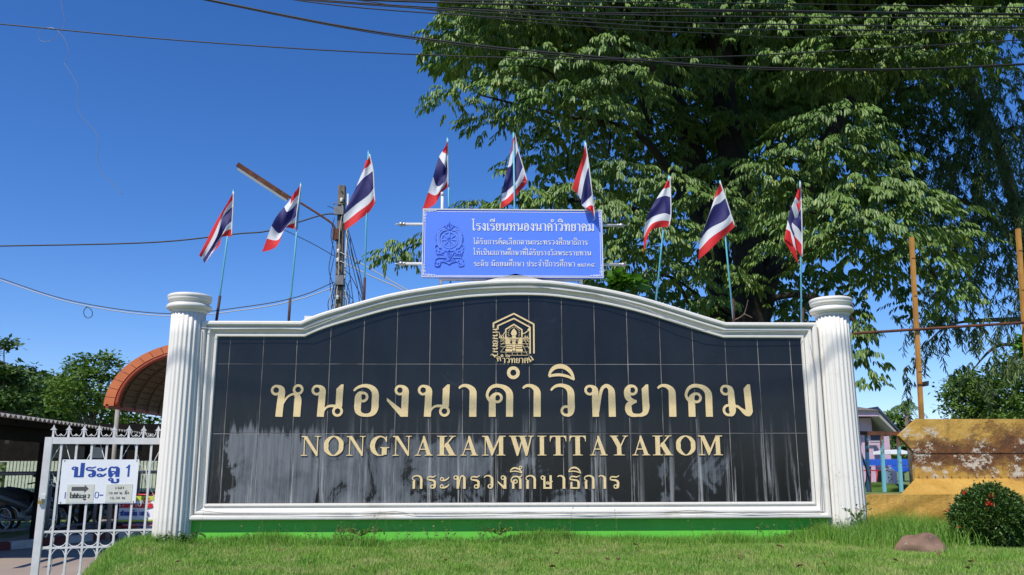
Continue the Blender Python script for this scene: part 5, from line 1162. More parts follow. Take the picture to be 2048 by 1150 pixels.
def awn(pts, Y0, Y1, nrib, name, root, mat='awning'):
    (xa_, za_), (xb_, zb2), (xc, zc2), (xd, zd) = pts   # top-left, top-right (back), bottom-right, bottom-left (front)
    m = MB(); 
    for i in range(nrib):
        t0, t1, tm = i/nrib, (i+1)/nrib, (i+.5)/nrib
        T = lambda t, up=0: (xa_ + (xb_-xa_)*t, Y1, za_ + (zb2-za_)*t + up); Bt = lambda t, up=0: (xd + (xc-xd)*t, Y0, zd + (zc2-zd)*t + up)
        m.add([Bt(t0), Bt(tm, .05), Bt(t1), T(t1), T(tm, .05), T(t0)], [(0, 1, 4, 5), (1, 2, 3, 4)])
    return m.build(name, M[mat], root)
awn([P(1700,919,42), P(1832,919,42), P(1832,932,39), P(1700,932,39)], 39, 42, 46, 'sheet', aw)
m = MB(); a, c = P(1700, 933, 38.95), P(1832, 932.2, 38.95); m.box((a[0], 38.9, a[1]), (c[0], 38.96, c[1])); m.build('edge_trim', M['cart_red'], aw)
for px_ in (1722, 1740, 1822):
    m = MB(); a, c = P(px_, 933, 39.2), P(px_, 969, 39.2); m.tube([(a[0], 39.2, a[1]), (c[0], 39.2, c[1])], .06, 6); m.build('post', M['cart_red'] if px_ == 1740 else M['concrete'], aw)
m = MB(); a, c = P(1700, 941, 38.9), P(1776, 941, 38.9); m.tube([(a[0], 38.9, a[1]), (c[0], 38.9, c[1])], .035, 6); m.tube([(P(1754, 941, 38.9)[0], 38.9, a[1]), (P(1754, 968, 38.9)[0], 38.9, P(1754, 968, 38.9)[1])], .04, 6); m.build('red_rail', M['cart_red'], aw)
aw2 = empty('low_blue_awning', tuple(at(1810, 968, 36)), 'smaller tilted blue awning hanging lower to the right of the mural', 'awning')
awn([P(1778,933,38), P(1832,934,38), P(1832,943,36), P(1796,945,36)], 36, 38, 22, 'sheet', aw2)
for px_ in (1800, 1830):
    m = MB(); a, c = P(px_, 940, 36.5), P(px_, 971, 36.5); m.tube([(a[0], 36.5, a[1]), (c[0], 36.5, c[1])], .05, 6); m.build('post', M['concrete'], aw2)
m = MB(); pts = [P(1752,903,46), P(1770,900,46), P(1783,903,46), P(1793,909,46), P(1752,909,46)]; m.prism(pts, 44, 46.4)
aw3 = m.build('curved_canopy', M['board']); tag(aw3, 'small white curved canopy under the pink building eave', 'canopy')
m = MB(); m.box((P(1800,960,40)[0], 38, ROAD), (P(1812,960,40)[0], 38.8, ROAD + 1.0)); tag(m.build('storage_box', M['board']), 'white box standing in the shade below the low blue awning', 'box')
tag(blob('shrub', (P(1760, 968, 38)[0], 38, ROAD + .15), .5, M['leaf_far'], (3.4, .8, .6), 9, .25), 'low clipped hedge strip in front of the pink building', 'hedge')

# ================================================================ LEFT SIDE
# gate leaf, built in its own frame: x along the leaf, z up, hinge at the right
gA, gB = at(84, 1010, -.20), at(322, 1010, .02); gA.z = gB.z = 0
gv = (gB - gA); GW = gv.length; rz = math.atan2(gv.y, gv.x)
gz0 = ROAD + .03; GH = at(100, 881, -.20).z - gz0
gt = empty('gate', (gA.x, gA.y, gz0), 'white steel gate leaf with arrow tips and a number sign hung on it', 'gate', rz=rz)
def gbuild(m, name, mat, par=None): return m.build(name, M[mat], par or gt, local=True)
b = MB(); b.box((-.028, -.02, -.02), (.028, .02, GH + .028)); gbuild(b, 'end_post', 'gate_white')
b = MB(); b.box((.0285, -.018, GH - .028), (GW + .05, .018, GH + .028)); gbuild(b, 'top_rail', 'gate_white')
b = MB(); b.box((.0285, -.018, .02), (GW + .05, .018, .06)); gbuild(b, 'bottom_rail', 'gate_white')
zr1, zr2 = GH - .745, GH - .875
for z_ in (zr1, zr2): b = MB(); b.box((.0285, -.008, z_ - .008), (GW + .05, .008, z_ + .008)); gbuild(b, 'cross_rail', 'gate_white')
nb_ = 8; sp_ = (GW + .02) / nb_; xsb = [sp_ * (k + .85) for k in range(nb_ - 0) if sp_ * (k + .85) < GW + .05]
for x_ in xsb:
    b = MB(); b.box((x_ - .0085, -.0085, .06), (x_ + .0085, .0085, GH - .0285)); gbuild(b, 'bar', 'gate_white')
for x_ in [x_ - sp_ * .62 for x_ in xsb] + []:
    b = MB(); z_ = GH + .0285
    b.box((x_ - .008, -.005, z_), (x_ + .008, .005, z_ + .06)); b.prism([(x_ - .026, z_ + .060), (x_ + .026, z_ + .060), (x_ + .010, z_ + .078), (x_, z_ + .105), (x_ - .010, z_ + .078)], -.006, .006); gbuild(b, 'arrow_tip', 'gate_white')
b = MB()
for x_ in [x_ - sp_ * .62 for x_ in xsb][:-1]:
    z_ = GH + .034; w = sp_ / 2
    for sg in (0, 1):
        f = lambda u: x_ + (u if not sg else 2*w - u)
        b.tube([(f(.012), 0, z_ + .055), (f(.020), 0, z_ + .022), (f(.034), 0, z_ + .004), (f(.048), 0, z_ + .010), (f(w), 0, z_ + .022), (f(w + .006), 0, z_ + .012), (f(w - .004), 0, z_ + .004)], .0032, 5)
gbuild(b, 'scroll', 'gate_white')
# rings and crossed ovals in the lower part
for k, x_ in enumerate([-.0] + xsb[:-1]):
    x0_ = (x_ + (xsb[k] if k < len(xsb) else x_ + sp_)) / 2 if k else (xsb[0]) / 2 + .01
    r_ = (zr1 - zr2) / 2 - .008
    b = MB(); b.tube([(x0_ + r_*math.cos(a), 0, (zr1+zr2)/2 + r_*math.sin(a)) for a in np.linspace(0, 2*math.pi, 25)], .0042, 6, caps=False); gbuild(b, 'ring', 'gate_white')
b = MB()
for x_ in [0] + xsb[:-1]:
    for sg in (1, -1):
        b.tube([(x_ + sp_/2 + sg*sp_*.52*math.cos(a)*1.0, .004*sg, zr2 - .13 - .005 + .13*math.sin(a)) for a in np.linspace(-1.5, 1.5, 14)], .0036, 5)
tag(gbuild(b, 'oval_scroll', 'gate_white'), kind='stuff')
b = MB(); cz = GH - .33                                              # thin diagonals fanning over the bars
for x_ in np.arange(.10, GW, .27):
    b.tube([(x_ - .13, .012, cz + .02), (x_ - .01, .012, GH - .03)], .003, 5); b.tube([(x_ + .14, .012, cz - .02), (x_ + .03, .012, GH - .03)], .003, 5)
for cx_, cz_ in ((.045, cz - .02), (GW - .17, cz - .20), (GW - .06, cz - .16)):
    b.tube([(cx_ + (.028 - t*.0022)*math.cos(t*.7), .012, cz_ + (.034 - t*.0022)*math.sin(t*.7)) for t in range(12)], .003, 5)
b.tube([(.05, .012, cz + .06), (.10, .012, cz - .05), (.12, .012, cz - .30), (.05, .012, cz - .46), (.03, .012, cz - .44)], .003, 5)
b.tube([(GW - .15, .012, cz + .12), (GW - .13, .012, cz - .02), (GW - .06, .012, cz - .14), (GW + .02, .012, cz - .02)], .003, 5)
gbuild(b, 'diagonal_rod', 'gate_white')
# number sign hung on the bars
def gpx(px, py, y_=-.02):
    """pixel -> gate-local x, z"""
    d = ray(px, py); n = Vector((math.sin(rz), -math.cos(rz), 0)); o = Vector((gA.x, gA.y, 0)) + n * (-y_)
    t = (o - CAM).dot(n) / d.dot(n); p = CAM + d * t - Vector((gA.x, gA.y, gz0)); return p.x*math.cos(rz) + p.y*math.sin(rz), p.z
gs = empty('gate_sign', (gA.x, gA.y, gz0), 'white sign with blue Thai lettering and the number 1, hung on the gate bars', 'sign', rz=rz)
q1, q2, q3, q4 = gpx(124, 1006), gpx(272, 1006), gpx(280, 919), gpx(124, 919)
sx0, sx1, sz0, sz1 = (gpx(115, 1006)[0] + gpx(126, 919)[0]) / 2, (gpx(270, 1006)[0] + gpx(279, 919)[0]) / 2, q2[1], q3[1]
tl_ = .0
b = MB(); b.prism([(sx0, sz0), (sx1, sz0), (sx1, sz1), (sx0, sz1)], -.018, -.014); b.build('board', M['board'], gs, local=True)
SW_, SH_ = sx1 - sx0, sz1 - sz0
gtf = lambda u, v, d: (sx0 + u * SW_, -.0181 - d, sz0 + v * SH_)
def gtext(txt, u0, u1, v0, h, mat, wk=.9, wmin=.02, d=.0006, name='print'):
    m = MB(); text_line(m, txt, gtf, u0, u1, v0, h, d, wk, wmin, 4); return m.build(name, [M[mat], M[mat]], gs, local=True)
gtext('ประตู', .14, .75, .60, .245, 'ink_blue', .95, .03); gtext('1', .83, .905, .60, .28, 'ink_blue', 1, 0)
m = MB(); glyph(m, G['0'], lambda x, y, d: gtf(.455 + x*.09, .12 + y*.145, d), .0006, .45, .04); glyph(m, [('p', (.52,.175), (.57,.175), (.57,.20), (.52,.20))], gtf, .0006); glyph(m, [('p', (.075,.12), (.087,.12), (.087,.26), (.075,.26))], gtf, .0006); m.build('print', [M['ink_blue'], M['ink_blue']], gs, local=True)
for (u0, u1, v0, v1, lab) in ((.095, .445, .02, .435, 'l'), (.60, .945, .02, .435, 'r')):
    m = MB(); m.prism([(sx0 + u0*SW_, sz0 + v0*SH_), (sx0 + u1*SW_, sz0 + v0*SH_), (sx0 + u1*SW_, sz0 + v1*SH_), (sx0 + u0*SW_, sz0 + v1*SH_)], -.0203, -.0187)
    m.build('taped_notice', M['paper'], gs, local=True)
ht = .0026
m = MB(); glyph(m, [('p', (.155,.29), (.32,.29), (.32,.245), (.375,.335), (.32,.425), (.32,.38), (.155,.38))], gtf, ht); m.build('arrow_print', [M['ink_grey'], M['ink_grey']], gs, local=True)
gtext('ไปประตู 2', .145, .40, .125, .085, 'ink_black', .9, .03, ht)
gtext('เวลา', .72, .83, .325, .05, 'ink_grey', .8, .04, ht); gtext('10.00 น. ถึง', .64, .90, .205, .05, 'ink_grey', .8, .04, ht); gtext('15.30 น.', .66, .87, .095, .05, 'ink_grey', .8, .04, ht)
m = MB()
for u, v in ((.03, .97), (.97, .97), (.03, .03), (.97, .03)):
    p = gtf(u, v, .0); m.tube([(p[0], p[1] - .003, p[2]), (p[0], p[1] + .001, p[2])], .005, 8)
m.build('screw', M['rust'], gs, local=True)
pk_ = empty('padlock', (gA.x, gA.y, gz0), 'brass padlock hanging from the gate end post', 'padlock', rz=rz)
c = gpx(82, 1003); m = MB(); m.prism([(c[0]-.018, c[1]-.018), (c[0]+.016, c[1]-.018), (c[0]+.016, c[1]+.008), (c[0]-.018, c[1]+.008)], -.045, -.028); m.build('body', M['brass'], pk_, local=True)
m = MB(); m.tube([(c[0]-.012, -.036, c[1]+.008), (c[0]-.012, -.036, c[1]+.03), (c[0]-.002, -.036, c[1]+.042), (c[0]+.008, -.036, c[1]+.03), (c[0]+.008, -.036, c[1]+.008)], .003, 6); m.build('shackle', M['chrome'], pk_, local=True)
m = MB(); m.box((c[0]-.006, -.045, c[1]+.022), (c[0]+.035, -.021, c[1]+.052)); m.build('hasp', M['gate_white'], pk_, local=True)

# ---- orange barrel canopy
CYF, CYB = 8.4, 14.6
oc = empty('barrel_canopy', (at(370, 830, CYF).x, CYF, ROAD), 'orange rimmed barrel vault canopy rising behind the left column', 'canopy')
cc = P(384, 812, CYF); rxo = (cc[0] - P(207, 808, CYF)[0]); rzo = P(384, 683, CYF)[1] - cc[1]
def vpt(a, k, y): return (cc[0] - rxo*k*math.cos(a), y, cc[1] + rzo*k*math.sin(a))
ns = 22
for i in range(ns):
    a0, a1 = math.pi*i/ns + .004, math.pi*(i+1)/ns - .004; m = MB(); st = 3
    am = [a0 + (a1-a0)*k/st for k in range(st+1)]
    vs = [vpt(a, 1.0, CYF) for a in am] + [vpt(a, .885, CYF - .0) for a in am] + [vpt(a, 1.0, CYF + .08) for a in am] + [vpt(a, .885, CYF + .08) for a in am]; q_ = st + 1
    fs = []
    for k in range(st): fs += [(k, k+1, q_+k+1, q_+k), (2*q_+k, 2*q_+k+1, k+1, k), (q_+k, q_+k+1, 3*q_+k+1, 3*q_+k)]
    fs += [(0, q_, 3*q_, 2*q_), (st, 2*q_+st, 3*q_+st, q_+st)]
    m.add(vs, fs); m.build('rim_panel', M['orange'], oc)
m = MB(); m.tube([vpt(a, .86, CYF + .05) for a in np.linspace(0, math.pi, 40)], .045, 8); m.build('front_arch', M['orange_dark'], oc)
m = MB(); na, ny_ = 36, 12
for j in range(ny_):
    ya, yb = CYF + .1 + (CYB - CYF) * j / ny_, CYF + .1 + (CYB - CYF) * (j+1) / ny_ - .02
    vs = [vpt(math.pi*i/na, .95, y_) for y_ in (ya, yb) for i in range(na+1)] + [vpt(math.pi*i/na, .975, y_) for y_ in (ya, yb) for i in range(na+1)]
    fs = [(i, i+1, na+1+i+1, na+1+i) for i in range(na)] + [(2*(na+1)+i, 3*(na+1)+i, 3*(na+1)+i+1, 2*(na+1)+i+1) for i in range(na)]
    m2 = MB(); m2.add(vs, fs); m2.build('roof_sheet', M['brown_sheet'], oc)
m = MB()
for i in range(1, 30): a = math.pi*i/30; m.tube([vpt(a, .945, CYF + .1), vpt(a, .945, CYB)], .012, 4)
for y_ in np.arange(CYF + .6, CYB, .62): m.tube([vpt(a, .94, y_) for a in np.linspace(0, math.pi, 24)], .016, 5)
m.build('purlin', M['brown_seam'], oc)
for sg in (0, math.pi):
    p, q_ = vpt(sg, .96, CYF), vpt(sg, .96, CYB); m = MB(); m.bar(p, q_, .07, .05); m.build('eave_beam', M['orange_dark'], oc)
for y_ in (CYF + .3, CYB - .3):
    for sg in (0, math.pi):
        if sg == 0 and y_ < CYF + 1: continue
        p = vpt(sg, .93, y_); m = MB(); m.tube([(p[0], y_, ROAD), (p[0], y_, p[2])], .04, 8); m.build('post', M['concrete'], oc)
p = at(234, 872, 9.6); q_ = at(235.5, 815, 9.6); m = MB(); m.tube([(p.x, 9.6, ROAD), tuple(q_)], .042, 10)
tag(m.build('concrete_post', M['concrete']), 'slim pale concrete post standing under the orange canopy edge', 'post')

# ---- motorcycle shed
e0, e1 = at(-40, 822, 5.3), at(275, 868, 14.0); ez_ = 1.43
def on_h(px, py, z):
    d = ray(px, py); t = (z - CAM.z) / d.z; return CAM + d * t
ez_ = .645 + .80
e0, e1 = on_h(-30, 827, ez_), on_h(285, 868, ez_)
sd = empty('motorcycle_shed', (e0.x, e0.y, ROAD), 'dark open shed with a corrugated sheet roof sheltering motorcycles', 'shed')
ev = (e1 - e0); el_ = ev.length; ed = ev.normalized(); en = Vector((-ed.y, ed.x, 0)); en = en if en.x < 0 else -en     # into the shed (left/back)
m = MB(); nr = int(el_ / .19)
for i in range(-4, nr):
    for k in range(6):
        t0, t1 = (i + k/6) * .19, (i + (k+1)/6) * .19
        h = lambda t: .028*math.sin(t / .19 * 2*math.pi)
        A, Bq = e0 + ed*t0, e0 + ed*t1
        vs = []
        for off, dz_ in ((-.35, -.03), (8.5, 1.2)):
            for pt, tt in ((A, t0), (Bq, t1)):
                p = pt + en*off; vs.append((p.x, p.y, p.z + dz_ + h(tt)))
        vs2 = [(x_, y_, z_ - .012) for x_, y_, z_ in vs]
        m.add(vs + vs2, [(0, 1, 3, 2), (4, 6, 7, 5), (0, 4, 5, 1)])
tag(m.build('roof_sheet', M['corr'], sd), kind='stuff')
def sp3(t, off, z): p = e0 + ed*t + en*off; return Vector((p.x, p.y, z))
for t in np.arange(.4, el_, 2.4):
    for off in (.15, 4.8):
        m = MB(); m.bar(sp3(t, off, ROAD), sp3(t, off, ez_ + .12*off), .11, .11); m.build('post', M['darkwood_shade'], sd)
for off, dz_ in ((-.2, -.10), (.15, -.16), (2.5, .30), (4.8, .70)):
    m = MB(); m.bar(sp3(-2, off, ez_ + dz_), sp3(el_, off, ez_ + dz_), .06, .12, up=(0, 0, 1)); m.build('roof_beam', M['darkwood_shade'], sd)
m = MB(); m.bar(sp3(0, .0, ez_ - .26), sp3(el_, .0, ez_ - .30), .04, .22, up=(0, 0, 1)); m.build('front_board', M['darkwood_shade'], sd)
for t in np.arange(.6, el_, 1.2): m = MB(); m.bar(sp3(t, -.25, ez_ - .08), sp3(t, 5.2, ez_ + .84), .06, .10); m.build('rafter', M['darkwood_shade'], sd)
m = MB(); m.box((-17, 16.3, ROAD), (P(330, 980, 16.3)[0], 16.4, P(100, 984, 16.3)[1])); m.build('low_shade_panel', M['darkwood_shade'], sd); m = MB(); m.box((-17, 16.2, P(100, 922, 16.2)[1]), (P(320, 900, 16.2)[0], 16.3, ez_ + .35)); m.build('upper_shade_panel', M['darkwood_shade'], sd)  # two near-black sheets added to stand for the darkness inside the shed
m = MB(); c1 = at(16, 884, 8.6); m.box((c1.x - .05, 8.58, c1.z - .03), (c1.x + .03, 8.62, c1.z + .03)); m.build('junction_box', M['concrete'], sd)
# notice boards hanging under the roof beyond the gate
FBY = 11.5
for (pa, pb2, mat) in ((104, 150, 'concrete'), (153, 171, 'corr'), (174, 206, 'board')):
    a, c = P(pa, 916, FBY), P(pb2, 890, FBY); m = MB(); m.box((a[0], FBY, a[1]), (c[0], FBY + .03, c[1]))
    tag(m.build('hanging_board', M[mat]), {'concrete': 'mottled grey board hanging in the shed, leftmost of three', 'corr': 'narrow grey board hanging between the mottled and the white board', 'board': 'white board hanging in the shed behind the gate top'}[mat], 'board', 'boards hanging under the shed roof')
# lit fence of pale slats beyond the shed
FY = 17.5
fc = empty('slat_fence', (P(120, 1000, FY)[0], FY, ROAD), 'pale green fence of upright slats glowing in the sun behind the shed', 'fence')
xa_, xb_ = P(14, 950, FY)[0], P(330, 950, FY)[0]; z1_ = P(100, 923, FY)[1]
slp = (xb_ - xa_) / 46; sl_me = MB().box((-.035, -.012, ROAD), (.035, .012, z1_ + .10)).mesh('slat')
for i in range(47): o = link('slat', sl_me, M['slat'], None); o.location = (xa_ + slp*i, FY, 0); o.parent = fc; o.matrix_parent_inverse = Matrix.Translation(-fc.location)
for z_ in (ROAD + .25, z1_ + .02): m = MB(); m.box((xa_ - 3, FY + .014, z_ - .03), (xb_ + 2, FY + .05, z_ + .03)); m.build('rail', M['slat'], fc)
hd = big_mesh('hedge', *diamonds(np.stack([rng.uniform(xa_ - 4, xb_ + 4, 9000), rng.uniform(FY + .5, FY + 1.4, 9000), rng.uniform(ROAD, z1_ + .5, 9000)], 1), unit(rng.normal(size=(9000, 3))), rng.uniform(.1, .2, 9000), rng.uniform(.05, .1, 9000)), M['leaf_far'])
tag(hd, 'sunlit hedge growing behind the pale slat fence', 'hedge', kind='stuff')
# guard rail along the parking strip
k0, k1 = on_h(-40, 1092, ROAD + .12), on_h(300, 1058, ROAD + .12)
kd = (k1 - k0).normalized(); kl = (k1 - k0).length; kn = Vector((-kd.y, kd.x, 0)); kn = kn if kn.y > 0 else -kn
gr2 = empty('guard_rail', tuple(k0 + kn*.5), 'grey pipe guard rail in front of the parked motorcycles', 'railing')
for z_ in (ROAD + 1.28, ROAD + .30):
    m = MB(); m.tube([(k0 + kn*.35 + Vector((0, 0, z_ - k0.z))), (k0 + kn*.35 + kd*(kl + 2) + Vector((0, 0, z_ - k0.z)))], .035 if z_ > 0 else .028, 8); m.build('rail', M['grey_metal'], gr2)
for t in np.arange(.5, kl + 2, 1.15):
    p = k0 + kn*.35 + kd*t; m = MB(); m.tube([(p.x, p.y, ROAD), (p.x, p.y, ROAD + 1.28)], .032, 8); m.build('post', M['grey_metal'], gr2)
kb = empty('kerb', tuple(k0), 'low kerb painted in red and white blocks along the driveway', 'kerb')
nk = int(kl / .62) + 1
for i in range(-1, nk + 1):
    m = MB(); a, c = k0 + kd*(i*.62 + .01), k0 + kd*((i+1)*.62 - .01); A = lambda p, o, z_: (p.x + kn.x*o, p.y + kn.y*o, z_)
    m.add([A(a,0,ROAD-.02),A(c,0,ROAD-.02),A(c,.16,ROAD-.02),A(a,.16,ROAD-.02),A(a,.02,ROAD+.14),A(c,.02,ROAD+.14),A(c,.14,ROAD+.14),A(a,.14,ROAD+.14)], [(0,3,2,1),(4,5,6,7),(0,1,5,4),(1,2,6,5),(2,3,7,6),(3,0,4,7)])
    o = m.build('kerb_block', M['kerb_white' if i % 2 else 'kerb_red'], kb)
    bv = o.modifiers.new('b', 'BEVEL'); bv.width = .02; bv.segments = 2
# motorcycles
def motorbike(label, loc, rz_, col):
    r = empty('motorcycle', (0, 0, 0), label, 'motorcycle', 'motorcycles parked in the shed')
    for cx_ in (0, 1.24):
        w = MB(); w.tube([(cx_ + .27*math.cos(a), 0, .29 + .27*math.sin(a)) for a in np.linspace(0, 2*math.pi, 29)], .036, 8, caps=False); ty = w.build('wheel', M['rubber'], r)
        w = MB(); w.tube([(cx_ + .225*math.cos(a), 0, .29 + .225*math.sin(a)) for a in np.linspace(0, 2*math.pi, 29)], .014, 6, caps=False)
        for k in range(10): a = k*math.pi/5; w.tube([(cx_, .02, .29), (cx_ + .22*math.cos(a), 0, .29 + .22*math.sin(a))], .004, 4)
        w.tube([(cx_, -.05, .29), (cx_, .05, .29)], .04, 10); w.build('rim', M['chrome'], ty)
    w = MB(); 
    for s in (-.07, .07): w.tube([(0, s, .29), (.16, s, .72), (.22, s*.6, .92)], .018, 8)
    w.build('fork', M['chrome'], r)
    w = MB(); w.tube([(.29*math.cos(a) - .0, 0, .29 + .33*math.sin(a)) for a in np.linspace(.35, 2.5, 10)], [.03, .05, .055, .06, .06, .06, .06, .055, .05, .03], 8); w.build('front_fender', M[col], r)
    w = MB(); w.tube([(.22, 0, .96), (.24, 0, .80), (.34, 0, .62), (.46, 0, .48), (.60, 0, .44)], [.09, .13, .12, .10, .08], 12)
    w.tube([(.50, 0, .50), (.75, 0, .62), (1.05, 0, .70), (1.42, 0, .80), (1.55, 0, .86)], [.07, .11, .13, .11, .03], 12); w.build('body', M[col], r)
    w = MB(); w.tube([(.62, 0, .74), (.85, 0, .76), (1.1, 0, .82), (1.4, 0, .86), (1.5, 0, .86)], [.05, .12, .12, .11, .04], 12); w.build('seat', M['rubber'], r)
    w = MB(); w.tube([(.55, 0, .36), (.75, 0, .36)], .11, 10); w.tube([(.62, .10, .30), (1.0, .13, .28), (1.45, .14, .36)], [.02, .035, .045], 8); w.build('engine', M['grey_metal'], r)
    w = MB(); w.tube([(.32, -.34, 1.04), (.24, -.2, 1.07), (.20, 0, 1.03), (.24, .2, 1.07), (.32, .34, 1.04)], .016, 8)
    for s in (-1, 1): w.tube([(.24, s*.2, 1.07), (.22, s*.26, 1.2)], .006, 5); w.lathe((.22, s*.28, 1.21), [(.01, -.03), (.045, 0), (.01, .03)], 8)
    w.build('handlebar', M['black'], r)
    w = MB(); w.lathe((.12, 0, .98), [(.02, -.08), (.08, -.04), (.09, 0), (.07, .05), (.02, .08)], 12); w.build('headlight', M['chrome'], r)
    r.location = loc; r.rotation_euler = (0, 0, rz_); return r
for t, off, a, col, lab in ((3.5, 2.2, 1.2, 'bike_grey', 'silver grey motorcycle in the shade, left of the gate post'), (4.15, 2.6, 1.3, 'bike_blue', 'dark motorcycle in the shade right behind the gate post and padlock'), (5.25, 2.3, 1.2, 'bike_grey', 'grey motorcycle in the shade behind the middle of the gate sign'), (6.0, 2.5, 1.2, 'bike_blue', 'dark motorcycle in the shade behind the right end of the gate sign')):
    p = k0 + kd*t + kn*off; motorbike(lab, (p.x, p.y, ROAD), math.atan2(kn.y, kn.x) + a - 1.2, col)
# banner on the red cart
BNY = 10.2
bp = lambda px, py, y_=BNY: P(px, py, y_)
bn = empty('banner', (bp(275, 1046)[0], BNY, bp(275, 1046)[1]), 'printed banner in white and lime with red Thai lettering tied on the red cart', 'banner')
bl, br_, bb, bt = bp(236, 1040)[0], bp(345, 1040)[0], bp(270, 1046)[1], bp(270, 992)[1]
m = MB(); nn = 24
vs = [(bl + (br_-bl)*i/nn, BNY - .012*math.sin(i*.9), z_) for i in range(nn+1) for z_ in (bb, bt)]
m.add(vs, [(2*i, 2*i+2, 2*i+3, 2*i+1) for i in range(nn)], 0, True); m.build('sheet', M['board'], bn)
btf = lambda u, v, d: (bl + (br_-bl)*u, BNY - .016 - d, bb + (bt-bb)*v)
m = MB(); glyph(m, [('p', (0,.80), (1,.86), (1,1), (0,1)), ('p', (0,.13), (.75,.13), (1,.42), (1,.10), (0,.04))], btf, .001); m.build('lime_band', [M['ink_green'], M['ink_green']], bn)
m = MB(); glyph(m, [('p', (0,0), (1,0), (1,.06), (0,.06))], btf, .0016); m.build('black_band', [M['ink_black'], M['ink_black']], bn)
m = MB(); text_line(m, 'สวมหมวกนิรภัย', btf, .02, .62, .56, .16, .002, .9, .05, 3); m.build('print', [M['ink_red'], M['ink_red']], bn)
m = MB(); text_line(m, 'ปลอดภัย 100%', btf, .04, .56, .27, .15, .002, .9, .05, 3); m.build('print', [M['ink_blue'], M['ink_blue']], bn)
m = MB(); glyph(m, [('o', .5, .895, .04, .03)], btf, .002); m.build('badge', [M['ink_red'], M['ink_red']], bn)
m = MB(); glyph(m, [('p', (.10,-.10), (.7,-.10), (.7,-.05), (.10,-.05))], btf, -.01); m.build('pink_strip', [M['pink_print'], M['pink_print']], bn)
ct = empty('red_cart', (bp(240, 1066)[0], BNY + .2, ROAD), 'red steel hand cart with black tyres carrying the banner', 'cart')
m = MB(); zt2 = bp(260, 990)[1]; xl2, xr2 = bp(223, 1040)[0], bp(350, 1040)[0]
m.tube([(xl2, BNY + .1, zt2), (xr2, BNY + .1, zt2)], .02, 8); m.tube([(xl2 + .02, BNY + .1, zt2), (xl2, BNY + .12, ROAD + .26)], .022, 8); m.tube([(xl2 + .10, BNY + .12, zt2), (xl2 + .12, BNY + .12, ROAD + .3)], .02, 8)
m.tube([(xl2 - .1, BNY + .12, ROAD + .18), (xr2, BNY + .12, ROAD + .30)], .022, 8); m.tube([(xl2, BNY + .1, ROAD + .5), (xl2 + .22, BNY + .3, ROAD + .2)], .02, 8)
for k in range(9): x_ = xl2 + .15 + k*.13; m.tube([(x_, BNY + .12, zt2), (x_, BNY + .12, zt2 - .14)], .010, 6)
m.build('frame', M['cart_red'], ct)
for px_, yy in ((213, BNY), (233, BNY + .45)):
    c = bp(px_, 1061, yy); w = MB(); w.tube([(c[0] + .105*math.cos(a), yy, ROAD + .14 + .105*math.sin(a)) for a in np.linspace(0, 2*math.pi, 21)], .040, 8, caps=False); w.build('wheel', M['rubber'], ct)
    w = MB(); w.tube([(c[0], yy - .03, ROAD + .14), (c[0], yy + .03, ROAD + .14)], .062, 12); w.build('hub', M['grey_metal'], ct)
for i, (px_, w_, h_, mt, lab) in enumerate(((238, .28, .34, 'concrete', 'pale box under the banner, nearest the cart wheels'), (262, .12, .3, 'ochre', 'narrow yellow can under the banner'), (285, .10, .3, 'awning', 'thin pale blue pipe stub under the banner'), (302, .3, .3, 'board', 'white box under the right part of the banner'))):
    c = bp(px_, 1064, BNY + .6)[0]; m = MB(); m.box((c - w_/2, BNY + .6, ROAD), (c + w_/2, BNY + .6 + w_, ROAD + h_)); o = m.build('storage_box', M[mt]); tag(o, lab, 'box'); bv = o.modifiers.new('b', 'BEVEL'); bv.width = .012; bv.segments = 2

# ================================================================ POWER POLE, LAMP, WIRES
PY = 10.5
pp = empty('power_pole', (at(678, 640, PY).x, PY, ROAD), 'weathered square concrete power pole tangled in cables behind the sign', 'pole')
top, bt_ = at(684.5, 372, PY), at(676, 640, PY); dirn = (bt_ - top).normalized(); foot = top + dirn * ((top.z - ROAD) / -dirn.z)
m = MB(); m.bar(top, foot, .155, .155, up=(0, 1, 0)); sh = m.build('shaft', M['concrete_pole'], pp)
sh.modifiers.new('b', 'BEVEL').width = .012
pt = lambda px, py, y_=PY - .1: at(px, py, y_)
m = MB()
for py_ in (383, 470, 485, 510): p = pt(684 - (py_-383)*.03, py_); m.tube([p + Vector((0, -.01, 0)), p + Vector((0, .05, 0))], .018, 6)
m.build('bolt_hole', M['black'], pp)
for pa, pc2, mt in (((669, 414), (688, 430), 'grey_metal'), ((671, 551), (688, 570), 'grey_metal')):
    a, c = pt(pa[0], pc2[1]), pt(pc2[0], pa[1]); m = MB(); m.box((a.x, PY - .16, a.z), (c.x, PY - .09, c.z)); m.build('clamp_box', M[mt], pp)
m = MB(); m.tube([pt(696, 388, PY), pt(694, 470, PY), pt(689, 560, PY), pt(687, 640, PY)], .022, 8); m.build('conduit', M['pipe_white'], pp)
m = MB(); m.tube([pt(667, 407), pt(694, 408)], .012, 6); m.lathe(tuple(pt(667.5, 408)), [(.01, -.02), (.02, 0), (.01, .03)], 8); m.build('cross_pin', M['grey_metal'], pp)
m = MB()
for py_, px_ in ((400, 683.5), (502, 677), (520, 676), (595, 675)): p = pt(px_, py_); m.lathe(tuple(p), [(.02, -.05), (.045, -.03), (.03, 0), (.045, .03), (.015, .05)], 10)
m.build('insulator', M['pipe_white'], pp)
m = MB()
for px0_, px1_, py_ in ((678, 692, 432), (672, 690, 549), (672, 690, 572)): m.tube([pt(px0_, py_, PY - .09), pt(px1_, py_, PY - .09)], .014, 6)
m.build('strap', M['black'], pp)
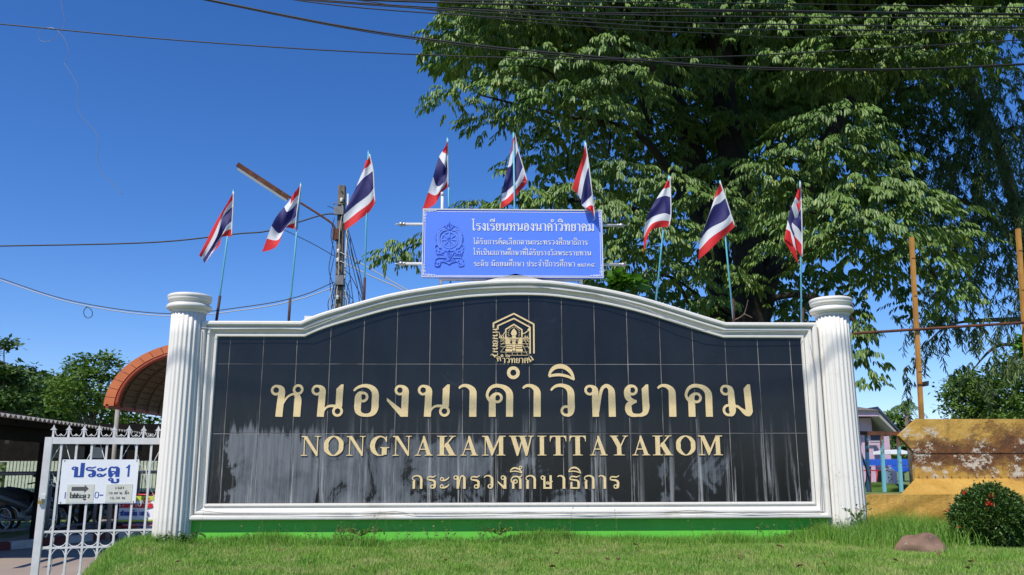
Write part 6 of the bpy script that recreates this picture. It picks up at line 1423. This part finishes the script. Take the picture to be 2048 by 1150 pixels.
# loose cable tangle
def cable(mbx, pts, y_, r=.012, n=5, k=6):
    P3 = [at(a, b, y_ if len(q_) == 2 else q_[2]) for q_ in pts for a, b in [q_[:2]]]
    mbx.tube([s_[:3] for s_ in spline([tuple(p) for p in P3], k)], r, n)
m = MB()
for pts in ([(669,436),(662,470),(668,500),(670,515)], [(668,515),(660,560),(664,600),(668,625)], [(670,450),(664,500),(658,540),(668,580),(662,620)], [(690,455),(702,520),(716,580),(722,640)], [(692,452),(708,520),(724,590),(730,640)], [(696,458),(716,530),(730,600),(736,640)], [(700,470),(704,510),(722,570),(734,640)], [(694,500),(700,550),(706,600),(712,640)],
            [(688,540),(700,550),(716,580),(724,600)], [(692,565),(700,590),(694,620),(700,640)], [(690,580),(698,600),(706,628)], [(683,400),(690,408),(684,425),(676,420)], [(655,412),(672,420),(684,440)], [(672,560),(665,585),(672,605),(662,615),(668,630)], [(680,515),(672,530),(684,545)], [(676,600),(690,596),(692,612),(676,618)], [(662,590),(656,610),(662,640)], [(700,560),(694,585),(706,600),(698,615)]):
    cable(m, pts, PY - .12, .0085)
m.build('cable_tangle', M['wire'], pp)
m = MB()
for pts in ([(684,410),(688,420),(683,436),(679,470),(676,560),(666,640)], [(690,580),(696,610),(694,640)], [(664,575),(660,605),(666,640)]): cable(m, pts, PY - .13, .010)
m.build('pale_cable', M['wire_pale'], pp)
# street lamp on its bracket arm
LY = PY - .1
lm = empty('street_lamp', tuple(pt(672, 460)), 'rusty fluorescent street lamp on a long arm reaching left from the power pole', 'street lamp')
m = MB(); cable(m, [(671,482),(671,462),(667,452),(655,440),(600,405),(574,391)], LY, .024, 8); m.build('arm', M['rust'], lm)
a, c = at(474, 331, LY - .5), at(578, 399, LY); d_ = (c - a).normalized()
m = MB(); m.bar(a + Vector((0,0,.03)), c + Vector((0,0,.03)), .10, .06); m.build('housing', M['lamp_body'], lm)
m = MB(); m.bar(a - Vector((.012,0,.035)) + d_*.04, c - Vector((.012,0,.035)) - d_*.04, .08, .035); m.build('tube_cover', M['lamp_tube'], lm)
m = MB(); p = pt(670.5, 468); m.box((p.x - .06, LY - .02, p.z - .12), (p.x + .10, LY + .06, p.z + .12)); m.build('bracket', M['rust'], lm)
# overhead lines
WY = 3.0
def wire(label, pts, r=.011, y_=WY, mat='wire', group='cables strung overhead', n=6):
    m = MB(); cable(m, pts, y_, r, n, 8); return tag(m.build('cable', M[mat]), label, 'cable', group)
wire('single cable crossing the open sky from the left edge, carrying the dangling tape', [(-60,44),(0,48),(350,80),(740,105),(1150,118),(1450,113),(1670,102),(1875,90),(2120,75)], .0085)
wire('thick double cable sagging lowest across the sky and tree', [(380,-8),(420,0),(700,55),(960,91),(1250,118),(1450,132),(1650,138),(1850,137),(2120,124)], .0125)
wire('thin cable twisted beside the lowest thick cable', [(380,-6),(700,58),(960,95),(1250,122),(1450,136),(1650,141),(1850,139),(2120,126)], .007, WY + .04)
wire('topmost thin cable at the upper right', [(560,-12),(700,-3),(1000,2),(1450,6),(2120,16)], .008)
wire('bright thick cable second from the top of the bundle', [(560,-14),(740,0),(1100,11),(1450,20),(2120,29)], .013, mat='wire')
wire('cable third from the top of the bundle', [(560,-10),(640,0),(1000,22),(1450,33),(2120,36)], .009)
wire('cable fourth from the top of the bundle', [(540,-8),(600,-1),(800,14),(1150,36),(1450,47),(2120,55)], .0085)
wire('cable fifth from the top of the bundle', [(520,-14),(620,4),(800,22),(1150,43),(1450,58),(2120,61)], .0085)
wire('thin cable looping lowest in the bundle', [(700,-2),(1000,38),(1250,58),(1450,68),(1560,75),(1700,72),(1900,62),(2120,54)], .006)
wire('thick pale topped cable in the upper bundle', [(900,14),(1200,26),(1450,23),(1700,26),(2120,31)], .010, WY + .06)
wire('cable from the left edge to the power pole behind the flags', [(-60,493),(0,492),(300,485),(470,468),(540,461),(640,431),(668,428)], .016, PY - .1)
wire('upper of two pale cables dipping behind the left column', [(-40,540),(0,556),(150,603),(335,627),(500,612),(600,592),(668,564)], .010, PY - .1, 'wire')
wire('lower of two pale cables dipping behind the left column', [(-40,545),(0,560),(150,607),(335,632),(500,618),(600,598),(668,574)], .011, PY - .1, 'wire_pale')
wire('short thin cable between the second flag and the power pole', [(560,456),(590,470),(630,490),(668,512)], .009, PY - .1)
wire('upper pale guy cable from the power pole down behind the arch', [(678,503),(740,537),(800,572),(850,600)], .013, PY - .1, 'wire_pale')
wire('lower pale guy cable from the power pole down behind the arch', [(678,521),(740,551),(800,578),(850,610)], .013, PY - .1, 'wire_pale')
m = MB(); cable(m, [(172,615),(178,616),(184,622),(184,632),(176,636),(169,631),(168,621),(174,613)], PY - .1, .008); tag(m.build('cable_loop', M['wire']), 'small coil hanging on the pale cables left of the left column', 'cable')
m = MB(); cable(m, [(121,-10),(124,15),(129,42),(122,62),(104,80),(82,82),(77,68),(86,57),(108,57),(120,66),(130,80),(137,103),(130,125)], WY, .0035, 4); cable(m, [(128,126),(142,146),(154,168),(157,186),(153,208),(161,228),(175,245),(192,266),(199,288),(195,312),(204,345),(224,365),(245,389)], WY, .0035, 4)
tag(m.build('plastic_tape', M['string']), 'thin shiny strip of plastic tape dangling from the cable in the open sky', 'tape')
# cables strung between the viewer and the wall, overhead: they cast the soft curved shadows on the two columns
m = MB()
def sun_at(p, y_): p = Vector(p); return p + sdir * ((y_ - p.y) / sdir.y)
for k_ in range(2):
    A = sun_at((P(350, 712, -.15)[0], -.15, P(350, 712 + 6*k_, -.15)[1]), -5.0); Bc = sun_at((P(1690, 700, -.15)[0], -.15, P(1690, 690 + 6*k_, -.15)[1]), -5.4)
    midp = (A + Bc)/2 - Vector((0, 0, .25)); dv = (Bc - A)
    pts = [A - dv*.9 + Vector((0, 0, 1.0)), A - dv*.4 + Vector((0, 0, .1)), A, midp, Bc, Bc + dv*.25 + Vector((0, 0, .5)), Bc + dv*.8 + Vector((0, 0, 2.4))]
    m.tube([s_[:3] for s_ in spline([tuple(p) for p in pts], 8)], .011, 6)
tag(m.build('cable_bundle', M['wire']), 'bundle of street cables overhead whose shadow falls on the columns', 'cable', kind='stuff')
# ================================================================ GRASS, WEEDS, BUSH, DEAD LEAVES
def blades(n, xr_, yr_, L, Wd, mat, name, label, mask=None, lean=.45, seg=1):
    x = rng.uniform(*xr_, n); y = rng.uniform(*yr_, n)
    keep = np.ones(n, bool) if mask is None else mask(x, y)
    x, y = x[keep], y[keep]; n = len(x); z = gz(x, y)
    Lb = L(x, y) * rng.uniform(.45, 1.25, n); az = rng.uniform(0, 2*math.pi, n); ln = rng.uniform(.05, 1, n) * lean
    w = Wd * rng.uniform(.7, 1.3, n); fa = rng.uniform(0, 2*math.pi, n)
    b0 = np.stack([x, y, z - .004], 1); sd_ = np.stack([np.cos(fa), np.sin(fa), np.zeros(n)], 1) * w[:, None] * .5
    o = np.stack([np.cos(az), np.sin(az)], 1)
    m1 = b0 + np.concatenate([o*(ln*Lb*.35)[:, None], (Lb*.55)[:, None]], 1); tp = b0 + np.concatenate([o*(ln*Lb)[:, None], (Lb*(1 - ln*ln*.45))[:, None]], 1)
    V = np.stack([b0 - sd_, b0 + sd_, m1 + sd_*.75, m1 - sd_*.75, tp], 1).reshape(-1, 3); k = (np.arange(n)*5)[:, None]
    Fq = np.concatenate([k + [0, 1, 2], k + [0, 2, 3], k + [3, 2, 4]], 0)
    o_ = big_mesh(name, V, Fq, M[mat]); return tag(o_, label, 'grass', kind='stuff') if label else tag(o_, kind='stuff')
def onmound(x, y): return (gz(x, y) > -.74) | (rng.uniform(0, 1, len(x)) < .15)
clump = lambda x, y: .5 + .5*np.sin(x*3.1 + 1.3*np.sin(y*2.3)) * np.cos(y*4.3 + x)
def lawnL(x, y): return .026 + .026*clump(x, y)**1.5 + .020*np.exp(-((x + 3.3)/.35)**2)
def nottoo(x, y):
    edge = -3.38 + .43*np.clip(-y, 0, 3); return onmound(x, y) & (x > edge - .75 + .12*np.sin(y*9)) 
blades(210000, (-4.4, 4.6), (-2.7, -.05), lawnL, .0042, 'grass_blade', 'lawn_grass', 'short sunlit lawn grass in front of the sign wall', lambda x, y: nottoo(x, y) & (np.abs(x - .1) < (y + 8.3)*.66), .9)
# longer fringe that the mower misses: against the wall, round the right column, boulder and gold wall
def fringeL(x, y):
    return .060 + .045*np.clip(np.sin(x*5.7) * np.sin(x*2.3 + 1) + .3, 0, 1) + .13*np.exp(-((x - 3.15)/.45)**2) + .012*np.clip(np.sin(x*1.7 - .6), 0, 1) + .05*np.clip(x - 2.6, 0, 1.5)
blades(34000, (-3.25, 2.7), (-.42, -.02), fringeL, .0048, 'grass_long', 'long_grass', 'longer uncut grass along the foot of the sign wall', lambda x, y: rng.uniform(0, 1, len(x)) < np.exp(-np.abs(y + .06)/.16), .7)
blades(26000, (2.6, 5.2), (-1.0, -.02), lambda x, y: fringeL(x, y)*1.05, .005, 'grass_long', 'long_grass', 'tall rough grass round the right column, boulder and bush', lambda x, y: rng.uniform(0, 1, len(x)) < np.exp(-np.abs(y + .12)/.42), .8)
blades(9000, (-4.3, -2.6), (-2.6, -.1), lambda x, y: x*0 + .075, .0045, 'grass_long', 'long_grass', 'longer grass on the bank beside the left column', lambda x, y: np.abs(x - (-3.55 + .43*np.clip(-y, 0, 3))) < .32, .8)
# scattered taller tufts and weeds over the lawn
tu = rng.uniform(-3.2, 4.4, 60), rng.uniform(-2.3, -.3, 60)
def tuft(x, y):
    d = np.min(np.hypot(x[:, None] - tu[0][None], y[:, None] - tu[1][None]), 1); return rng.uniform(0, 1, len(x)) < np.exp(-(d/.055)**2)
blades(150000, (-3.3, 4.5), (-2.4, -.2), lambda x, y: x*0 + .068, .0045, 'grass_long', 'grass_tuft', 'scattered darker tufts of coarse grass over the lawn', tuft, 1.0)
# weeds: thin seed stalks and small leafy sprouts
m = MB(); lv = []
for i in range(190):
    x = random.choice([random.uniform(-3.1, 3.2), random.gauss(-1.35, .25), random.gauss(-.1, .3), random.gauss(2.5, .4)]); y = -random.uniform(.03, .26); z = float(gz(x, y)); h = random.uniform(.07, .26) * (1.15 if random.random() < .12 else .8); lx = random.uniform(-.08, .08)
    m.tube([(x, y, z), (x + lx*.4, y - .01, z + h*.6), (x + lx, y - .02, z + h)], [.0016, .0012, .0008], 3, 0, False, False)
    nL = random.randint(3, 8)
    for k in range(nL):
        t = random.uniform(.3, 1); a = random.uniform(0, 6.28); lv.append((x + lx*t*t, y, z + h*t, math.cos(a), math.sin(a), random.uniform(-.3, .6), random.uniform(.010, .026)))
wd_ = empty('wall_weeds', (0, -.1, 0), 'thin seeding weeds growing against the green base of the sign', 'weeds')
tag(m.build('stalk', M['weed'], wd_), kind='stuff'); lv = np.array(lv)
V, Fq = diamonds(lv[:, :3], unit(lv[:, 3:6]), lv[:, 6], lv[:, 6]*.55); tag(big_mesh('leaf', V, Fq, M['weed'], wd_), kind='stuff')
# creeping plant at the foot of the right column
def creeper(label, px, py, y_, n, r, mat='leaf_bright', L=.04, up=.16):
    c = at(px, py, y_); rt_ = empty('creeper', tuple(c), label, 'plant'); ms = MB(); B0 = []; D = []; LL = []
    for i in range(n):
        a = random.uniform(-1.4, 1.4); h = random.uniform(.3, 1)*up; tip = Vector((c.x + math.sin(a)*r, c.y - random.uniform(0, .1), c.z + h)); md = Vector((c.x, c.y, c.z)).lerp(tip, .5) + Vector((0, 0, .03))
        ms.tube([tuple(c), tuple(md), tuple(tip)], [.003, .002, .001], 4, 0, False, False)
        for k in range(7): t = random.uniform(.25, 1); p = Vector(c).lerp(tip, t); B0.append((p.x, p.y, p.z + .02*math.sin(t*3))); D.append((random.uniform(-1, 1), random.uniform(-1, .2), random.uniform(-.6, .5))); LL.append(random.uniform(.6, 1.1)*L)
    ms.build('stem', M['weed'], rt_); LL = np.array(LL); V, Fq = leaves(np.array(B0), unit(np.array(D, float)), LL, LL*.7, .15, .1); tag(big_mesh('leaf', V, Fq, M[mat], rt_), kind='stuff')
creeper('leafy creeper climbing at the foot of the right column', 1712, 1040, -.20, 9, .13, 'leaf_bush', .028, .20)
creeper('low green sprout at the foot of the left column', 366, 1085, -.25, 12, .20, 'leaf_bush', .034, .09)
creeper('yellow green weed clump at the middle of the green base', 722, 1072, -.12, 16, .22, 'leaf_bright', .026, .06)
creeper('bright green sprout below the middle of the sign', 1000, 1070, -.10, 12, .15, 'leaf_bright', .028, .06)
creeper('bright broad leaves peeping over the arch behind the blue sign', 1250, 580, 1.2, 12, .16, 'leaf_bright', .16, .14)
creeper('bright sunlit leaves at the right edge below the ochre post', 2052, 720, .8, 8, .10, 'leaf_bright', .14, .3)
# clipped bush with red flowers
bc = at(1984, 1075, -.78); gb_ = float(gz(bc.x, bc.y)); cz_ = at(1984, 1042, -.78).z
bu = empty('flowering_bush', (bc.x, bc.y, gb_), 'rounded dark green clipped bush with small red flowers before the gold wall', 'bush')
n = 15000; u = unit(rng.normal(size=(n, 3))); az = np.arctan2(u[:, 1], u[:, 0])
rad = 1 + (rng.uniform(0, 1, n) < .05) * rng.uniform(0, .16, n) * (u[:, 2] > -.1) + .07*np.sin(u[:, 0]*7 + 1) * np.cos(u[:, 2]*6) + .06*np.sin(az*5 + u[:, 2]*5) + .05*np.sin(u[:, 0]*15 + u[:, 2]*17)
dep = rng.uniform(0, 1, n) ** 2.2 * .42
c_ = np.array([bc.x, bc.y, cz_]); R_ = np.array([.262, .26, .26]); taper = 1 - .04*np.clip(-u[:, 2], 0, 1)
p = c_ + u * R_ * (rad * (1 - dep))[:, None] * np.stack([taper, taper, 1 + .0*taper], 1)
d = unit(u*[1, 1, .8] + rng.normal(0, .6, (n, 3)) + [0, 0, .45]); L = rng.uniform(.018, .034, n)
V, Fq = leaves(p, d, L, L*.5, .3, .2); tag(big_mesh('foliage', V, Fq, M['leaf_bush'], bu), kind='stuff')
m = MB()
for i in range(26):
    a = random.uniform(0, 6.28); r_ = random.uniform(.1, .9); m.tube([(bc.x + .04*math.cos(a), bc.y + .04*math.sin(a), gb_ - .03), (bc.x + .12*r_*math.cos(a), bc.y + .12*r_*math.sin(a), gb_ + .12), (bc.x + .27*r_*math.cos(a), bc.y + .25*r_*math.sin(a), cz_ + random.uniform(-.1, .1))], [.008, .006, .003], 5)
m.build('stem', M['bark_grey'], bu)
for px_, py_, s_ in ((2000, 992, .9), (1987, 1008, 1.0), (1958, 987, .4), (2008, 989, .4), (1924, 1023, .3), (1943, 1058, .2)):
    c = at(px_, py_, bc.y - .29); c.y = bc.y - .31 * math.sqrt(max(.05, 1 - ((c.x - bc.x)/.34)**2 - ((c.z - cz_)/.24)**2)) - .015; nf = int(34*s_); d = unit(rng.normal(size=(nf, 3)) + [0, -.8, .3]); L = rng.uniform(.012, .022, nf)
    V, Fq = leaves(np.array(c) + rng.normal(0, .010*s_, (nf, 3)), d, L, L*.55, .1, .1); tag(big_mesh('flower', V, Fq, M['petal'], bu), kind='stuff')
# dead leaves lying on the lawn
dl = MB(); dl.add([(-.022, 0, .004), (-.008, -.010, .012), (.012, -.008, .010), (.024, 0, .002), (.012, .010, .012), (-.008, .009, .010), (0, 0, .003)], [(0, 1, 6), (1, 2, 6), (2, 3, 6), (3, 4, 6), (4, 5, 6), (5, 0, 6)]); dme = dl.mesh('dead_leaf')
for px_, py_ in ((355,1122),(1112,1100),(1160,1106),(1215,1116),(1236,1118),(1064,1118),(1330,1112),(1480,1115),(708,1128),(890,1120),(560,1098),(1560,1098),(1270,1090),(1600,1130),(1790,1122),(1935,1140),(1945,1132),(620,1125),(985,1135),(1420,1128),(240,1140),(1105,1134),(1700,1106),(1880,1118),(1650,1128)):
    d_ = ray(px_, py_); t = (.03 - CAM.z)/d_.z; p = CAM + d_*t
    o = link('dead_leaf', dme, M['deadleaf']); s_ = random.uniform(.7, 1.3); o.location = (p.x, p.y, float(gz(p.x, p.y)) + .022); o.scale = (s_, s_, s_*1.3); o.rotation_euler = (random.uniform(-.4, .4), random.uniform(-.4, .4), random.uniform(0, 6.28))
    tag(o, 'small brown dead leaf lying on the mown lawn', 'leaf', 'dead leaves scattered on the lawn')
